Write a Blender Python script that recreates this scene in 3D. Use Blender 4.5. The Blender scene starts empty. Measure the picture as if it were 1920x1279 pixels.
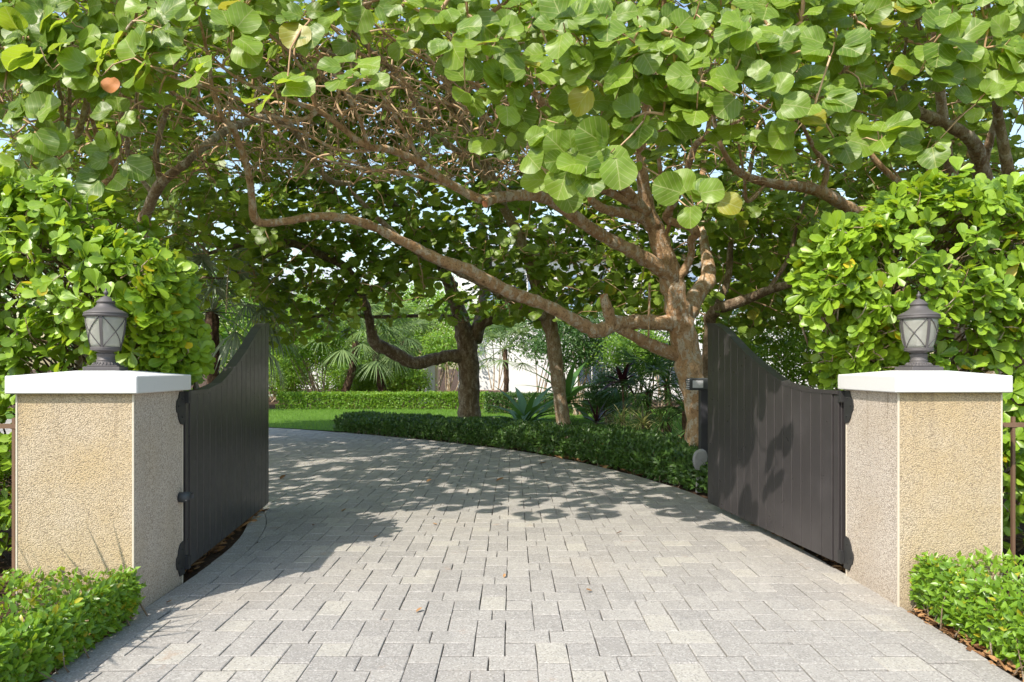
import bpy, math, random
import numpy as np
from mathutils import Vector, Matrix
R = np.random.default_rng(7)
random.seed(7)
sc = bpy.context.scene
COL = sc.collection
# ------------------------------------------------------------------ camera, sky, sun, exposure
CAM_H, F, HY = 1.5, 1280.0, 690.0
cam = bpy.data.cameras.new('camera'); camo = bpy.data.objects.new('camera', cam); COL.objects.link(camo)
camo.location = (0, 0, CAM_H); camo.rotation_euler = (math.radians(90), 0, 0)
cam.sensor_width = 36; cam.lens = 36 * F / 1920; cam.shift_y = (HY - 639.5) / 1920
cam.clip_start = .05; cam.clip_end = 2000
sc.camera = camo
LIGHT = Vector((.81, .99, -1.45)).normalized()
SUNV = np.array(-LIGHT)
w = bpy.data.worlds.new('World'); sc.world = w; w.use_nodes = True
nt = w.node_tree
sky = nt.nodes.new('ShaderNodeTexSky'); sky.sky_type = 'NISHITA'; sky.sun_disc = False
sky.sun_elevation = math.asin(SUNV[2]); sky.sun_rotation = math.atan2(SUNV[0], SUNV[1]) % (2 * math.pi)
sky.air_density = 1.6; sky.dust_density = 1.5; sky.ozone_density = 1.2
bg = nt.nodes['Background']; bg.inputs['Strength'].default_value = .13
nt.links.new(sky.outputs[0], bg.inputs['Color'])
sun = bpy.data.lights.new('sun', 'SUN'); suno = bpy.data.objects.new('sun', sun); COL.objects.link(suno)
sun.energy = 3.1; sun.angle = math.radians(.53); sun.color = (1, .92, .80)
suno.rotation_euler = LIGHT.to_track_quat('-Z', 'Y').to_euler()
vs = sc.view_settings; vs.view_transform = 'Standard'; vs.look = 'None'; vs.gamma = 1; vs.exposure = 1.02
vs.use_curve_mapping = False
cy = sc.cycles
cy.max_bounces = 7; cy.diffuse_bounces = 5; cy.glossy_bounces = 2; cy.transmission_bounces = 5; cy.transparent_max_bounces = 6
cy.use_denoising = True; cy.denoiser = 'OPENIMAGEDENOISE'; cy.sample_clamp_indirect = 8
cy.caustics_reflective = False; cy.caustics_refractive = False


def P(px, py, Y):
    return np.array([(px - 960) / F * Y, Y, CAM_H - (py - HY) / F * Y])


def proj(p):
    p = np.atleast_2d(p)
    return np.stack([960 + F * p[:, 0] / p[:, 1], HY + F * (CAM_H - p[:, 2]) / p[:, 1]], 1)


# ------------------------------------------------------------------ materials
class N:
    def __init__(s, name):
        s.m = bpy.data.materials.new(name); s.m.use_nodes = True
        s.t = s.m.node_tree; s.t.nodes.clear()
        s.out = s.n('OutputMaterial')

    def n(s, kind, **kw):
        nd = s.t.nodes.new('ShaderNode' + kind)
        for k, v in kw.items():
            setattr(nd, k, v)
        return nd

    def L(s, a, b):
        s.t.links.new(a, b)

    def val(s, node, **kw):
        for k, v in kw.items():
            key = k.replace('_', ' ')
            if hasattr(v, 'is_output'):
                s.L(v, node.inputs[key])
            else:
                node.inputs[key].default_value = v
        return node

    def math(s, op, a, b=None, c=None):
        nd = s.n('Math', operation=op)
        for i, v in enumerate((a, b, c)):
            if v is None:
                continue
            if hasattr(v, 'is_output'):
                s.L(v, nd.inputs[i])
            else:
                nd.inputs[i].default_value = v
        return nd.outputs[0]

    def mix(s, f, a, b, mode='MIX'):
        nd = s.n('Mix', data_type='RGBA', blend_type=mode)
        for i, v in ((0, f), (6, a), (7, b)):
            if hasattr(v, 'is_output'):
                s.L(v, nd.inputs[i])
            else:
                nd.inputs[i].default_value = v if i == 0 else (*v, 1)
        return nd.outputs[2]

    def noise(s, scale, vec=None, detail=3, rough=.55):
        nd = s.n('TexNoise'); nd.inputs['Scale'].default_value = scale
        nd.inputs['Detail'].default_value = detail; nd.inputs['Roughness'].default_value = rough
        if vec is not None:
            s.L(vec, nd.inputs['Vector'])
        return nd.outputs[0]

    def ramp(s, x, lo, hi):
        nd = s.n('MapRange', interpolation_type='SMOOTHSTEP')
        s.L(x, nd.inputs[0]); nd.inputs[1].default_value = lo; nd.inputs[2].default_value = hi
        return nd.outputs[0]

    def pos(s):
        return s.n('NewGeometry').outputs['Position']

    def rnd(s):
        g = s.n('NewGeometry').outputs['Random Per Island']; o = s.n('ObjectInfo').outputs['Random']
        return s.math('FRACT', s.math('ADD', g, o))

    def bump(s, h, strength=.3, dist=.01):
        b = s.n('Bump'); b.inputs['Strength'].default_value = strength; b.inputs['Distance'].default_value = dist
        s.L(h, b.inputs['Height']); return b.outputs[0]

    def pbr(s, color, rough=.7, spec=.4, normal=None, metal=0, finish=True):
        p = s.n('BsdfPrincipled')
        if hasattr(color, 'is_output'):
            s.L(color, p.inputs['Base Color'])
        else:
            p.inputs['Base Color'].default_value = (*color, 1)
        if hasattr(rough, 'is_output'):
            s.L(rough, p.inputs['Roughness'])
        else:
            p.inputs['Roughness'].default_value = rough
        p.inputs['Specular IOR Level'].default_value = spec; p.inputs['Metallic'].default_value = metal
        if normal is not None:
            s.L(normal, p.inputs['Normal'])
        if finish:
            s.L(p.outputs[0], s.out.inputs[0])
        return p


def leaf_mat(name, dark, light, trans, fac=.42, rough=.42, vein=None, odd=None, odd_at=.965, spec=.5, freq=5.0):
    k = N(name); r = k.rnd(); po = k.pos()
    big = k.noise(1.3, po, 2)
    t = k.math('MULTIPLY_ADD', big, .5, k.math('MULTIPLY', r, .6))
    col = k.mix(k.ramp(t, .15, .85), dark, light)
    tcol = k.mix(k.ramp(t, .15, .95), tuple(.7 * c for c in trans), trans)
    if odd:
        f = k.math('GREATER_THAN', k.math('FRACT', k.math('MULTIPLY', r, 7.31)), odd_at)
        col = k.mix(f, col, odd); tcol = k.mix(f, tcol, tuple(min(1, 1.3 * c) for c in odd))
    blotch = k.ramp(k.noise(28, po, 3), .3, .8)
    col = k.mix(k.math('MULTIPLY', blotch, .3), col, tuple(min(1, c * 1.5 + .01) for c in light))
    nrm = None
    if vein:
        uv = k.n('UVMap').outputs[0]; sep = k.n('SeparateXYZ'); k.L(uv, sep.inputs[0])
        u = k.math('ABSOLUTE', k.math('SUBTRACT', sep.outputs[0], .5)); v = sep.outputs[1]
        mid = k.ramp(u, .020, .006)
        ph = k.math('FRACT', k.math('MULTIPLY', k.math('SUBTRACT', v, k.math('MULTIPLY', u, 1.0)), freq))
        d = k.math('ABSOLUTE', k.math('SUBTRACT', ph, .5))
        lat = k.ramp(d, .07, .02)
        vm = k.math('MAXIMUM', mid, k.math('MULTIPLY', lat, .8))
        col = k.mix(k.math('MULTIPLY', vm, .7), col, vein)
        tcol = k.mix(k.math('MULTIPLY', vm, .5), tcol, vein)
        nrm = k.bump(k.ramp(d, 0, .12), .12, .006)
    p = k.pbr(col, rough, spec, nrm, finish=False)
    tr = k.n('BsdfTranslucent'); k.L(tcol, tr.inputs[0])
    mx = k.n('MixShader'); mx.inputs[0].default_value = fac
    k.L(p.outputs[0], mx.inputs[1]); k.L(tr.outputs[0], mx.inputs[2]); k.L(mx.outputs[0], k.out.inputs[0])
    return k.m


M = {}
M['grape'] = leaf_mat('sea_grape_leaf', (.085, .17, .020), (.205, .325, .034), (.48, .62, .04), .44, .40,
                      vein=(.50, .54, .20), odd=(.36, .33, .035), odd_at=.982)
M['grape_far'] = leaf_mat('sea_grape_leaf_plain', (.075, .145, .025), (.17, .265, .045), (.40, .52, .045), .46, .4,
                          odd=(.42, .30, .03))
M['dry_leaf'] = leaf_mat('dry_orange_leaf', (.55, .2, .06), (.6, .25, .08), (.6, .25, .06), .3, .6, vein=(.5, .2, .06))
M['clusia'] = leaf_mat('clusia_leaf', (.085, .195, .02), (.29, .45, .035), (.52, .68, .03), .38, .36,
                       vein=(.35, .48, .10), odd=(.55, .42, .02), odd_at=.985, freq=.01)
M['boxleaf'] = leaf_mat('low_hedge_leaf', (.075, .18, .02), (.21, .37, .03), (.42, .58, .03), .36, .34, odd=(.45, .40, .03))
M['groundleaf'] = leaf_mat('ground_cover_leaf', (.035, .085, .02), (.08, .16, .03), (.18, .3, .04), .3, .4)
M['garden'] = leaf_mat('garden_leaf', (.08, .20, .02), (.20, .36, .04), (.45, .62, .05), .45, .45)
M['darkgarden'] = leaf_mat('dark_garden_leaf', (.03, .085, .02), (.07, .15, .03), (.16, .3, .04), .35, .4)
M['palm'] = leaf_mat('palm_leaf', (.10, .18, .06), (.22, .31, .12), (.35, .48, .14), .35, .45)
M['silver'] = leaf_mat('silver_palm_leaf', (.16, .22, .15), (.30, .36, .26), (.3, .38, .2), .3, .5)
M['strap'] = leaf_mat('strap_leaf', (.05, .13, .03), (.10, .21, .045), (.2, .36, .05), .3, .35)
M['purple'] = leaf_mat('purple_leaf', (.03, .015, .018), (.07, .02, .03), (.12, .02, .03), .25, .4)
M['variegated'] = leaf_mat('variegated_leaf', (.38, .42, .13), (.60, .58, .28), (.6, .6, .22), .35, .5)
M['grass'] = leaf_mat('grass_blade', (.08, .19, .02), (.16, .32, .03), (.3, .5, .04), .35, .5)


def bark(name, a, b, c):
    k = N(name); po = k.pos()
    mp = k.n('Mapping'); mp.inputs['Scale'].default_value = (1, 1, .5); k.L(po, mp.inputs[0])
    n1 = k.noise(4, mp.outputs[0], 5, .65); n2 = k.noise(38, po, 5, .7); n3 = k.noise(13, mp.outputs[0], 4, .65); n4 = k.noise(24, po, 3)
    col = k.mix(k.ramp(n1, .38, .62), a, b)
    col = k.mix(k.math('MULTIPLY', k.ramp(n3, .50, .60), .85), col, c)
    col = k.mix(k.math('MULTIPLY', k.ramp(n3, .42, .34), .7), col, tuple(x * .55 for x in a))
    col = k.mix(k.math('MULTIPLY', k.ramp(n4, .62, .70), .7), col, tuple(x * .3 for x in a))
    col = k.mix(k.math('MULTIPLY', k.ramp(n2, .5, .35), .6), col, tuple(x * .5 for x in a))
    h = k.math('ADD', k.math('MULTIPLY', n2, .6), n3)
    k.pbr(col, .9, .15, k.bump(h, .9, .03))
    return k.m


M['bark'] = bark('tan_bark', (.44, .27, .15), (.56, .38, .23), (.62, .55, .46))
M['bark_grey'] = bark('grey_bark', (.30, .21, .135), (.42, .33, .235), (.54, .48, .40))
M['bark_dark'] = bark('dark_bark', (.19, .135, .09), (.28, .21, .145), (.42, .35, .27))
M['palm_trunk'] = bark('palm_trunk_fibre', (.06, .035, .025), (.12, .075, .05), (.2, .14, .1))
k = N('cut_wood'); k.pbr((.50, .22, .12), .8, .2); M['cut'] = k.m
k = N('twig_bark'); M['twig'] = k.m
k.pbr(k.mix(k.rnd(), (.38, .235, .135), (.62, .45, .30)), .8, .25)

# exposed-aggregate render on the pillars


def pebble(name, a, b, stain, amt):
    k = N(name); po = k.pos()
    v = k.n('TexVoronoi'); v.inputs['Scale'].default_value = 135; k.L(po, v.inputs['Vector'])
    cell = k.n('SeparateColor'); k.L(v.outputs['Color'], cell.inputs[0])
    n = k.noise(2.2, po, 4); n2 = k.noise(7, po, 4)
    col = k.mix(cell.outputs[0], a, b)
    col = k.mix(k.math('MULTIPLY', k.ramp(n, .3, .7), amt), col, stain)
    gap = k.ramp(v.outputs['Distance'], .42, .80)
    col = k.mix(k.math('MULTIPLY', gap, .55), col, tuple(x * .45 for x in a))
    col = k.mix(k.math('MULTIPLY', k.math('GREATER_THAN', cell.outputs[1], .93), .4), col, (.2, .15, .12))
    col = k.mix(k.math('MULTIPLY', k.ramp(n2, .6, .75), .22), col, (.30, .24, .17))
    sz = k.n('SeparateXYZ'); k.L(po, sz.inputs[0])
    mp = k.n('Mapping'); mp.inputs['Scale'].default_value = (1, 1, .06); k.L(po, mp.inputs[0])
    streak = k.math('MULTIPLY', k.ramp(k.noise(16, mp.outputs[0], 3), .52, .70), k.ramp(sz.outputs[2], .75, 1.34))
    foot = k.math('MULTIPLY', k.ramp(k.math('ADD', sz.outputs[2], k.math('MULTIPLY', n2, .3)), .42, .12), .4)
    col = k.mix(k.math('MULTIPLY', k.math('MAXIMUM', streak, foot), .38), col, (.22, .17, .12))
    h = k.math('SUBTRACT', 1.0, v.outputs['Distance'])
    k.pbr(col, .9, .2, k.bump(k.math('MULTIPLY_ADD', cell.outputs[2], .8, h), .5, .008))
    return k.m


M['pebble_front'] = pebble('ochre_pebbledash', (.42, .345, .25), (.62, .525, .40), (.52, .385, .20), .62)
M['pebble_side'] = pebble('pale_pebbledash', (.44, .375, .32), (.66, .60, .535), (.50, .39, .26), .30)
k = N('white_painted_cap'); po = k.pos()
c = k.mix(k.math('MULTIPLY', k.ramp(k.noise(6, po, 5), .5, .8), .3), (.63, .635, .64), (.46, .44, .42))
k.pbr(c, .6, .3, k.bump(k.noise(60, po, 4), .2, .004)); M['cap'] = k.m
k = N('corner_bead'); k.pbr((.60, .54, .45), .8, .2); M['bead'] = k.m


def paint(name, col, rough, grain=.12):
    k = N(name); po = k.pos()
    mp = k.n('Mapping'); mp.inputs['Scale'].default_value = (1, 1, .05); k.L(po, mp.inputs[0])
    n = k.noise(90, mp.outputs[0], 3); d = k.noise(3, po, 4)
    c = k.mix(k.math('MULTIPLY', k.ramp(d, .45, .8), .35), col, tuple(x * 1.9 + .01 for x in col))
    rr = k.math('MULTIPLY_ADD', k.noise(14, po, 3), .25, rough - .1)
    k.pbr(c, rr, .5, k.bump(n, grain, .004)); return k.m


M['gate'] = paint('dark_brown_gate_paint', (.040, .036, .038), .30)
M['iron'] = paint('black_iron', (.025, .025, .026), .5)
M['lamp_metal'] = paint('weathered_lamp_metal', (.085, .078, .080), .55)
M['fence_metal'] = paint('bronze_fence_paint', (.16, .095, .06), .5)
M['post'] = paint('dark_slate_post', (.035, .035, .042), .5)
M['plastic'] = paint('grey_plastic', (.05, .055, .06), .45)
k = N('lens'); k.pbr((.55, .56, .60), .15, .6); M['lens'] = k.m
k = N('grey_pipe'); k.pbr((.13, .15, .17), .5, .4); M['pipe'] = k.m
k = N('seeded_glass'); po = k.pos()
n = k.noise(38, po, 3); c = k.mix(n, (.62, .62, .56), (.80, .80, .76))
p = k.pbr(c, .12, .6, k.bump(n, .5, .01), finish=False)
p.inputs['Transmission Weight'].default_value = .35
tr = k.n('BsdfTranslucent'); tr.inputs[0].default_value = (.75, .76, .7, 1)
tp = k.n('BsdfTransparent')
mx = k.n('MixShader'); mx.inputs[0].default_value = .35
k.L(p.outputs[0], mx.inputs[1]); k.L(tr.outputs[0], mx.inputs[2])
mx2 = k.n('MixShader'); mx2.inputs[0].default_value = .15
k.L(mx.outputs[0], mx2.inputs[1]); k.L(tp.outputs[0], mx2.inputs[2]); k.L(mx2.outputs[0], k.out.inputs[0]); M['glass'] = k.m
k = N('bulb'); k.pbr((.85, .84, .8), .3, .5); M['bulb'] = k.m

k = N('concrete_paver'); po = k.pos(); r = k.rnd()
c = k.mix(r, (.292, .277, .261), (.358, .340, .315))
c = k.mix(k.math('GREATER_THAN', k.math('FRACT', k.math('MULTIPLY', r, 5.7)), .90), c, (.39, .37, .33))
st = k.noise(.55, po, 4); c = k.mix(k.math('MULTIPLY', k.ramp(st, .5, .75), .45), c, (.38, .33, .265))
d2 = k.noise(3.2, po, 5, .65); c = k.mix(k.math('MULTIPLY', k.ramp(d2, .52, .76), .45), c, (.22, .215, .21))
sp = k.n('TexVoronoi'); sp.inputs['Scale'].default_value = 130; k.L(po, sp.inputs['Vector'])
s2 = k.n('SeparateColor'); k.L(sp.outputs['Color'], s2.inputs[0])
c = k.mix(k.math('MULTIPLY', k.ramp(s2.outputs[0], .6, 1), .42), c, (.60, .585, .56))
c = k.mix(k.math('MULTIPLY', k.ramp(s2.outputs[1], .65, 1), .5), c, (.15, .145, .14))
mt = k.n('Mapping'); mt.inputs['Scale'].default_value = (1.5, .12, 1); k.L(po, mt.inputs[0])
c = k.mix(k.math('MULTIPLY', k.ramp(k.noise(1.4, mt.outputs[0], 4), .5, .72), .28), c, (.20, .19, .18))
rs = k.math('MULTIPLY', k.ramp(k.noise(2.4, po, 5, .7), .62, .72), .34); c = k.mix(rs, c, (.33, .20, .12))
k.pbr(c, .88, .25, k.bump(k.noise(150, po, 4, .7), .45, .006)); M['paver'] = k.m
k = N('joint_sand'); k.pbr(k.mix(k.ramp(k.noise(1.6, k.pos(), 4), .5, .65), k.mix(k.noise(60, k.pos(), 3), (.045, .04, .035), (.16, .14, .115)), (.07, .075, .035)), .95, .1); M['sand'] = k.m
k = N('soil'); po = k.pos()
c = k.mix(k.noise(9, po, 5, .7), (.03, .02, .014), (.12, .075, .05)); c = k.mix(k.math('MULTIPLY', k.ramp(k.noise(25, po, 4), .55, .7), .6), c, (.20, .13, .09))
k.pbr(c, .95, .1, k.bump(k.noise(40, po, 5, .7), .9, .03)); M['soil'] = k.m
k = N('lawn_turf'); po = k.pos()
c = k.mix(k.noise(1.2, po, 5, .7), (.07, .15, .02), (.13, .24, .03)); c = k.mix(k.ramp(k.noise(60, po, 3), .5, .75), c, (.05, .10, .02))
k.pbr(c, .9, .15, k.bump(k.noise(70, po, 4), .8, .03)); M['turf'] = k.m
k = N('house_stucco'); k.pbr(k.mix(k.noise(3, k.pos(), 4), (.74, .74, .73), (.82, .81, .80)), .85, .2); M['house'] = k.m
k = N('house_trim'); k.pbr((.62, .50, .36), .8, .2); M['trim'] = k.m
k = N('roof_tile'); k.pbr(k.mix(k.noise(8, k.pos(), 3), (.30, .33, .38), (.42, .44, .48)), .6, .3); M['roof'] = k.m
k = N('window_glass'); k.pbr((.05, .07, .10), .08, .8); M['pane'] = k.m
k = N('window_frame_paint'); k.pbr((.7, .7, .7), .5, .3); M['frame'] = k.m
k = N('shutter_paint'); k.pbr((.30, .40, .55), .6, .3); M['shutter'] = k.m
k = N('terracotta'); k.pbr((.45, .30, .24), .8, .2); M['planter'] = k.m
k = N('weathered_stone'); po = k.pos()
k.pbr(k.mix(k.noise(14, po, 4), (.22, .22, .24), (.48, .47, .48)), .85, .2, k.bump(k.noise(30, po, 4), .5, .01)); M['stone'] = k.m
k = N('litter'); k.pbr(k.mix(k.rnd(), (.16, .08, .04), (.42, .24, .11)), .8, .2); M['litter'] = k.m
k = N('asphalt_far'); k.pbr((.32, .31, .30), .9, .2); M['far_path'] = k.m


# ------------------------------------------------------------------ mesh helpers
def link(o, parent=None):
    COL.objects.link(o)
    if parent is not None:
        o.parent = parent
    return o


def mesh(name, V, Fc, mat, uv=None, smooth=False):
    V = np.asarray(V, dtype=np.float32).reshape(-1, 3)
    me = bpy.data.meshes.new(name)
    if isinstance(Fc, np.ndarray):
        n, kk = Fc.shape
        me.vertices.add(len(V)); me.vertices.foreach_set('co', V.ravel())
        me.loops.add(n * kk); me.loops.foreach_set('vertex_index', Fc.astype(np.int32).ravel())
        me.polygons.add(n)
        me.polygons.foreach_set('loop_start', np.arange(0, n * kk, kk, dtype=np.int32))
        if uv is not None:
            l = me.uv_layers.new(name='UVMap'); l.data.foreach_set('uv', uv[Fc.ravel()].astype(np.float32).ravel())
        me.update(calc_edges=True)
    else:
        me.from_pydata(V.tolist(), [], Fc); me.update()
    if smooth:
        me.polygons.foreach_set('use_smooth', np.ones(len(me.polygons), dtype=bool))
    me.materials.append(M[mat] if isinstance(mat, str) else mat)
    return me


def obj(name, V, Fc, mat, parent=None, uv=None, smooth=False, rel=True, kind=None):
    V = np.asarray(V, dtype=float).reshape(-1, 3)
    if parent is not None and rel:
        V = V - np.array(parent.location)
    o = bpy.data.objects.new(name, mesh(name, V, Fc, mat, uv, smooth))
    if kind:
        o['kind'] = kind
    return link(o, parent)


def tag(o, label, cat, group=None, kind=None):
    o['label'] = label; o['category'] = cat
    if group: o['group'] = group
    if kind: o['kind'] = kind
    return o


def thing(name, loc, label, cat, group=None, rz=0):
    o = bpy.data.objects.new(name, None); link(o); o.empty_display_size = .2
    o.location = loc; o.rotation_euler = (0, 0, rz)
    return tag(o, label, cat, group)


class B:
    """collects shapes into one mesh"""
    def __init__(s):
        s.v = []; s.f = []; s.n = 0

    def add(s, V, Fc):
        s.v.append(np.asarray(V, float)); s.f += [tuple(i + s.n for i in f) for f in Fc]; s.n += len(V)
        return s

    def box(s, a, b, bevel=0.0):
        a = np.array(a, float); b = np.array(b, float)
        if not bevel:
            V = [(x, y, z) for z in (a[2], b[2]) for y in (a[1], b[1]) for x in (a[0], b[0])]
            return s.add(V, [(0, 2, 3, 1), (4, 5, 7, 6), (0, 1, 5, 4), (2, 6, 7, 3), (0, 4, 6, 2), (1, 3, 7, 5)])
        e = bevel; rings = []
        for z, i in ((a[2], e), (a[2] + e, 0), (b[2] - e, 0), (b[2], e)):
            x0, y0, x1, y1 = a[0] + i, a[1] + i, b[0] - i, b[1] - i
            q = e * .8 if i == 0 else 0
            rings.append([(x0 + q, y0, z), (x1 - q, y0, z), (x1, y0 + q, z), (x1, y1 - q, z), (x1 - q, y1, z), (x0 + q, y1, z), (x0, y1 - q, z), (x0, y0 + q, z)])
        V = [p for rr in rings for p in rr]; Fs = [tuple(range(7, -1, -1)), tuple(range(24, 32))]
        for j in range(3):
            for i in range(8):
                Fs.append((j * 8 + i, j * 8 + (i + 1) % 8, j * 8 + 8 + (i + 1) % 8, j * 8 + 8 + i))
        return s.add(V, Fs)

    def lathe(s, prof, seg=28, c=(0, 0, 0)):
        V = []; Fs = []
        for r, z in prof:
            for i in range(seg):
                t = 2 * math.pi * i / seg; V.append((c[0] + r * math.cos(t), c[1] + r * math.sin(t), c[2] + z))
        for j in range(len(prof) - 1):
            for i in range(seg):
                Fs.append((j * seg + i, j * seg + (i + 1) % seg, (j + 1) * seg + (i + 1) % seg, (j + 1) * seg + i))
        Fs.append(tuple(range(seg - 1, -1, -1))); Fs.append(tuple((len(prof) - 1) * seg + i for i in range(seg)))
        return s.add(V, Fs)

    def tube(s, pts, rad, sides=8, cap=True, wob=0):
        V, Fs = tube(pts, rad, sides, cap, wob); return s.add(V, Fs)

    def prism(s, poly, d0, d1, fn):
        """polygon in 2-D extruded between d0 and d1, fn(u, v, d) -> xyz"""
        n = len(poly)
        V = [fn(u, v, d0) for u, v in poly] + [fn(u, v, d1) for u, v in poly]
        Fs = [tuple(range(n - 1, -1, -1)), tuple(range(n, 2 * n))] + [(i, (i + 1) % n, n + (i + 1) % n, n + i) for i in range(n)]
        return s.add(V, Fs)

    def obj(s, name, mat, parent=None, smooth=False, rel=False, kind=None):
        return obj(name, np.concatenate(s.v), s.f, mat, parent, None, smooth, rel, kind)


def tube(pts, rad, sides=8, cap=True, wob=0):
    pts = np.asarray(pts, float); n = len(pts); rad = np.broadcast_to(np.asarray(rad, float), (n,))
    T = np.gradient(pts, axis=0); T /= np.linalg.norm(T, axis=1)[:, None] + 1e-9
    ref = np.array([0, 0, 1.]) if abs(T[0, 2]) < .9 else np.array([1., 0, 0])
    U = np.cross(T[0], ref); U /= np.linalg.norm(U)
    V = np.empty((n, sides, 3)); a = np.arange(sides) * 2 * math.pi / sides
    for i in range(n):
        U = U - T[i] * U.dot(T[i]); U /= np.linalg.norm(U) + 1e-9
        W = np.cross(T[i], U)
        r = rad[i] * (1 + wob * R.normal(size=sides)) if wob else rad[i]
        V[i] = pts[i] + (np.cos(a) * r)[:, None] * U + (np.sin(a) * r)[:, None] * W
    Fs = [(j * sides + i, j * sides + (i + 1) % sides, (j + 1) * sides + (i + 1) % sides, (j + 1) * sides + i)
          for j in range(n - 1) for i in range(sides)]
    if cap:
        Fs.append(tuple(range(sides - 1, -1, -1))); Fs.append(tuple((n - 1) * sides + i for i in range(sides)))
    return V.reshape(-1, 3), Fs


def spline(pts, sub=4):
    p = np.asarray(pts, float); n = len(p); q = np.vstack([2 * p[0] - p[1], p, 2 * p[-1] - p[-2]]); out = []
    for i in range(n - 1):
        a, b, c, d = q[i:i + 4]
        for t in np.arange(sub) / sub:
            out.append(.5 * (2 * b + (c - a) * t + (2 * a - 5 * b + 4 * c - d) * t * t + (3 * b - a - 3 * c + d) * t ** 3))
    out.append(p[-1]); return np.array(out)


def unit(v):
    return v / (np.linalg.norm(v, axis=-1, keepdims=True) + 1e-9)


# leaf templates: base at origin, tip along +y, face +z, length 1
def t_round(n, ring):
    V = [(0, .5, .03)]; a = math.pi / 2 + np.arange(n) * 2 * math.pi / n; Fs = []
    rad = .5 * (1 - .22 * np.exp(-((np.abs(a - 1.5 * math.pi)) / .35) ** 2))
    for q in ((.55, 1) if ring else (1,)):
        for i, t in enumerate(a):
            x = 1.08 * q * rad[i] * math.cos(t); y = .5 + q * rad[i] * math.sin(t)
            V.append((x, y, .16 * abs(x) + .06 * q * math.sin(3 * t + 1) - .10 * (y - .5) ** 2))
    for i in range(n):
        j = (i + 1) % n
        Fs.append((0, 1 + i, 1 + j))
        if ring:
            Fs += [(1 + i, 1 + n + i, 1 + n + j), (1 + i, 1 + n + j, 1 + j)]
    V = np.array(V); return V, np.array(Fs), np.stack([V[:, 0] + .5, V[:, 1]], 1)


def t_strip(st, hw, fold=.25, curl=0.0, mid=True):
    """two half strips along the midrib"""
    V = []; Fs = []
    for s, h in zip(st, hw):
        z = -curl * s * s
        for x in (-h, 0, h):
            V.append((x, s, z + fold * abs(x)))
    for i in range(len(st) - 1):
        for j in (0, 1):
            a, b, c, d = 3 * i + j, 3 * i + j + 1, 3 * i + 4 + j, 3 * i + 3 + j
            if hw[i] < 1e-6:
                Fs.append((a + 1 - j, c, d))
            elif hw[i + 1] < 1e-6:
                Fs.append((a, b, 3 * i + 4))
            else:
                Fs += [(a, b, c), (a, c, d)]
    V = np.array(V); return V, np.array(Fs), np.stack([V[:, 0] + .5, V[:, 1]], 1)


T_NEAR = t_round(14, True); T_MID = t_round(10, False); T_FAR = t_round(7, False)
T_CLU = t_strip([0, .3, .55, .78, .94, 1], [.025, .13, .235, .275, .17, 0], .22, .12)
T_CLU2 = t_strip([0, .4, .78, 1], [.025, .17, .27, .05], .22, .12)
T_ELL = t_strip([0, .45, 1], [0, .24, 0], .3, .1)
T_ELL2 = t_strip([0, .3, .7, 1], [.02, .22, .2, 0], .3, .15)
T_BLADE = t_strip([0, .5, 1], [.03, .025, 0], .2, .3)
T_LANCE = t_strip([0, .25, .6, 1], [.03, .07, .06, 0], .5, .25)


def frames(yax, nrm):
    y = unit(yax); z = unit(nrm - (nrm * y).sum(1, keepdims=True) * y); return np.cross(y, z), y, z


def scatter(tpl, pos, yax, nrm, size):
    x, y, z = frames(yax, nrm); tv, tf, tuv = tpl
    size = np.broadcast_to(np.asarray(size, float), (len(pos),))
    V = pos[:, None, :] + size[:, None, None] * (tv[None, :, 0:1] * x[:, None] + tv[None, :, 1:2] * y[:, None] + tv[None, :, 2:3] * z[:, None])
    Fc = tf[None] + (np.arange(len(pos)) * len(tv))[:, None, None]
    return V.reshape(-1, 3), Fc.reshape(-1, 3), np.tile(tuv, (len(pos), 1))


def scat_obj(name, tpl, pos, yax, nrm, size, mat, parent, kind='stuff', smooth=True):
    V, Fc, uv = scatter(tpl, pos, yax, nrm, size)
    return obj(name, V, Fc, mat, parent, uv, smooth, True, kind)


_tm = {}


def leaf_objects(tpl, key, pos, yax, nrm, size, mat, parent, name='leaf'):
    if (key, mat) not in _tm:
        _tm[key, mat] = mesh(name, tpl[0], tpl[1], mat, tpl[2], True)
    x, y, z = frames(yax, nrm); base = np.array(parent.location)
    for i in range(len(pos)):
        o = bpy.data.objects.new(name, _tm[key, mat])
        m = np.eye(4); m[:3, 0] = x[i] * size[i]; m[:3, 1] = y[i] * size[i]; m[:3, 2] = z[i] * size[i]; m[:3, 3] = pos[i] - base
        o.matrix_local = Matrix(m.tolist()); link(o, parent); o.matrix_local = Matrix(m.tolist())


def split_leaves(tplN, tplF, key, pos, yax, nrm, size, matN, matF, parent, n=300, name='leaf'):
    """the n leaves that show largest become parts, the rest one mass"""
    q = proj(pos); vis = (q[:, 0] > 0) & (q[:, 0] < 1920) & (q[:, 1] > 0) & (q[:, 1] < 1279) & (pos[:, 1] > .5)
    score = np.where(vis, size / pos[:, 1], 0) * np.exp(-.0 * pos[:, 1])
    o = np.argsort(-score); o = o[:n][score[o[:n]] > 0]
    m = np.zeros(len(pos), bool); m[o] = True
    leaf_objects(tplN, key, pos[m], yax[m], nrm[m], size[m], matN, parent, name)
    r = ~m; inn = r & vis & (size / np.maximum(pos[:, 1], .1) * F > 26)
    V1, F1, U1 = scatter(tplN, pos[inn], yax[inn], nrm[inn], size[inn]); rr = r & ~inn
    V2, F2, U2 = scatter(tplF, pos[rr], yax[rr], nrm[rr], size[rr])
    obj('foliage', np.concatenate([V1, V2]), np.concatenate([F1, F2 + len(V1)]), matF, parent, np.concatenate([U1, U2]), True, True, 'stuff')


def rdir(n):
    return unit(R.normal(size=(n, 3)))


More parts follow.
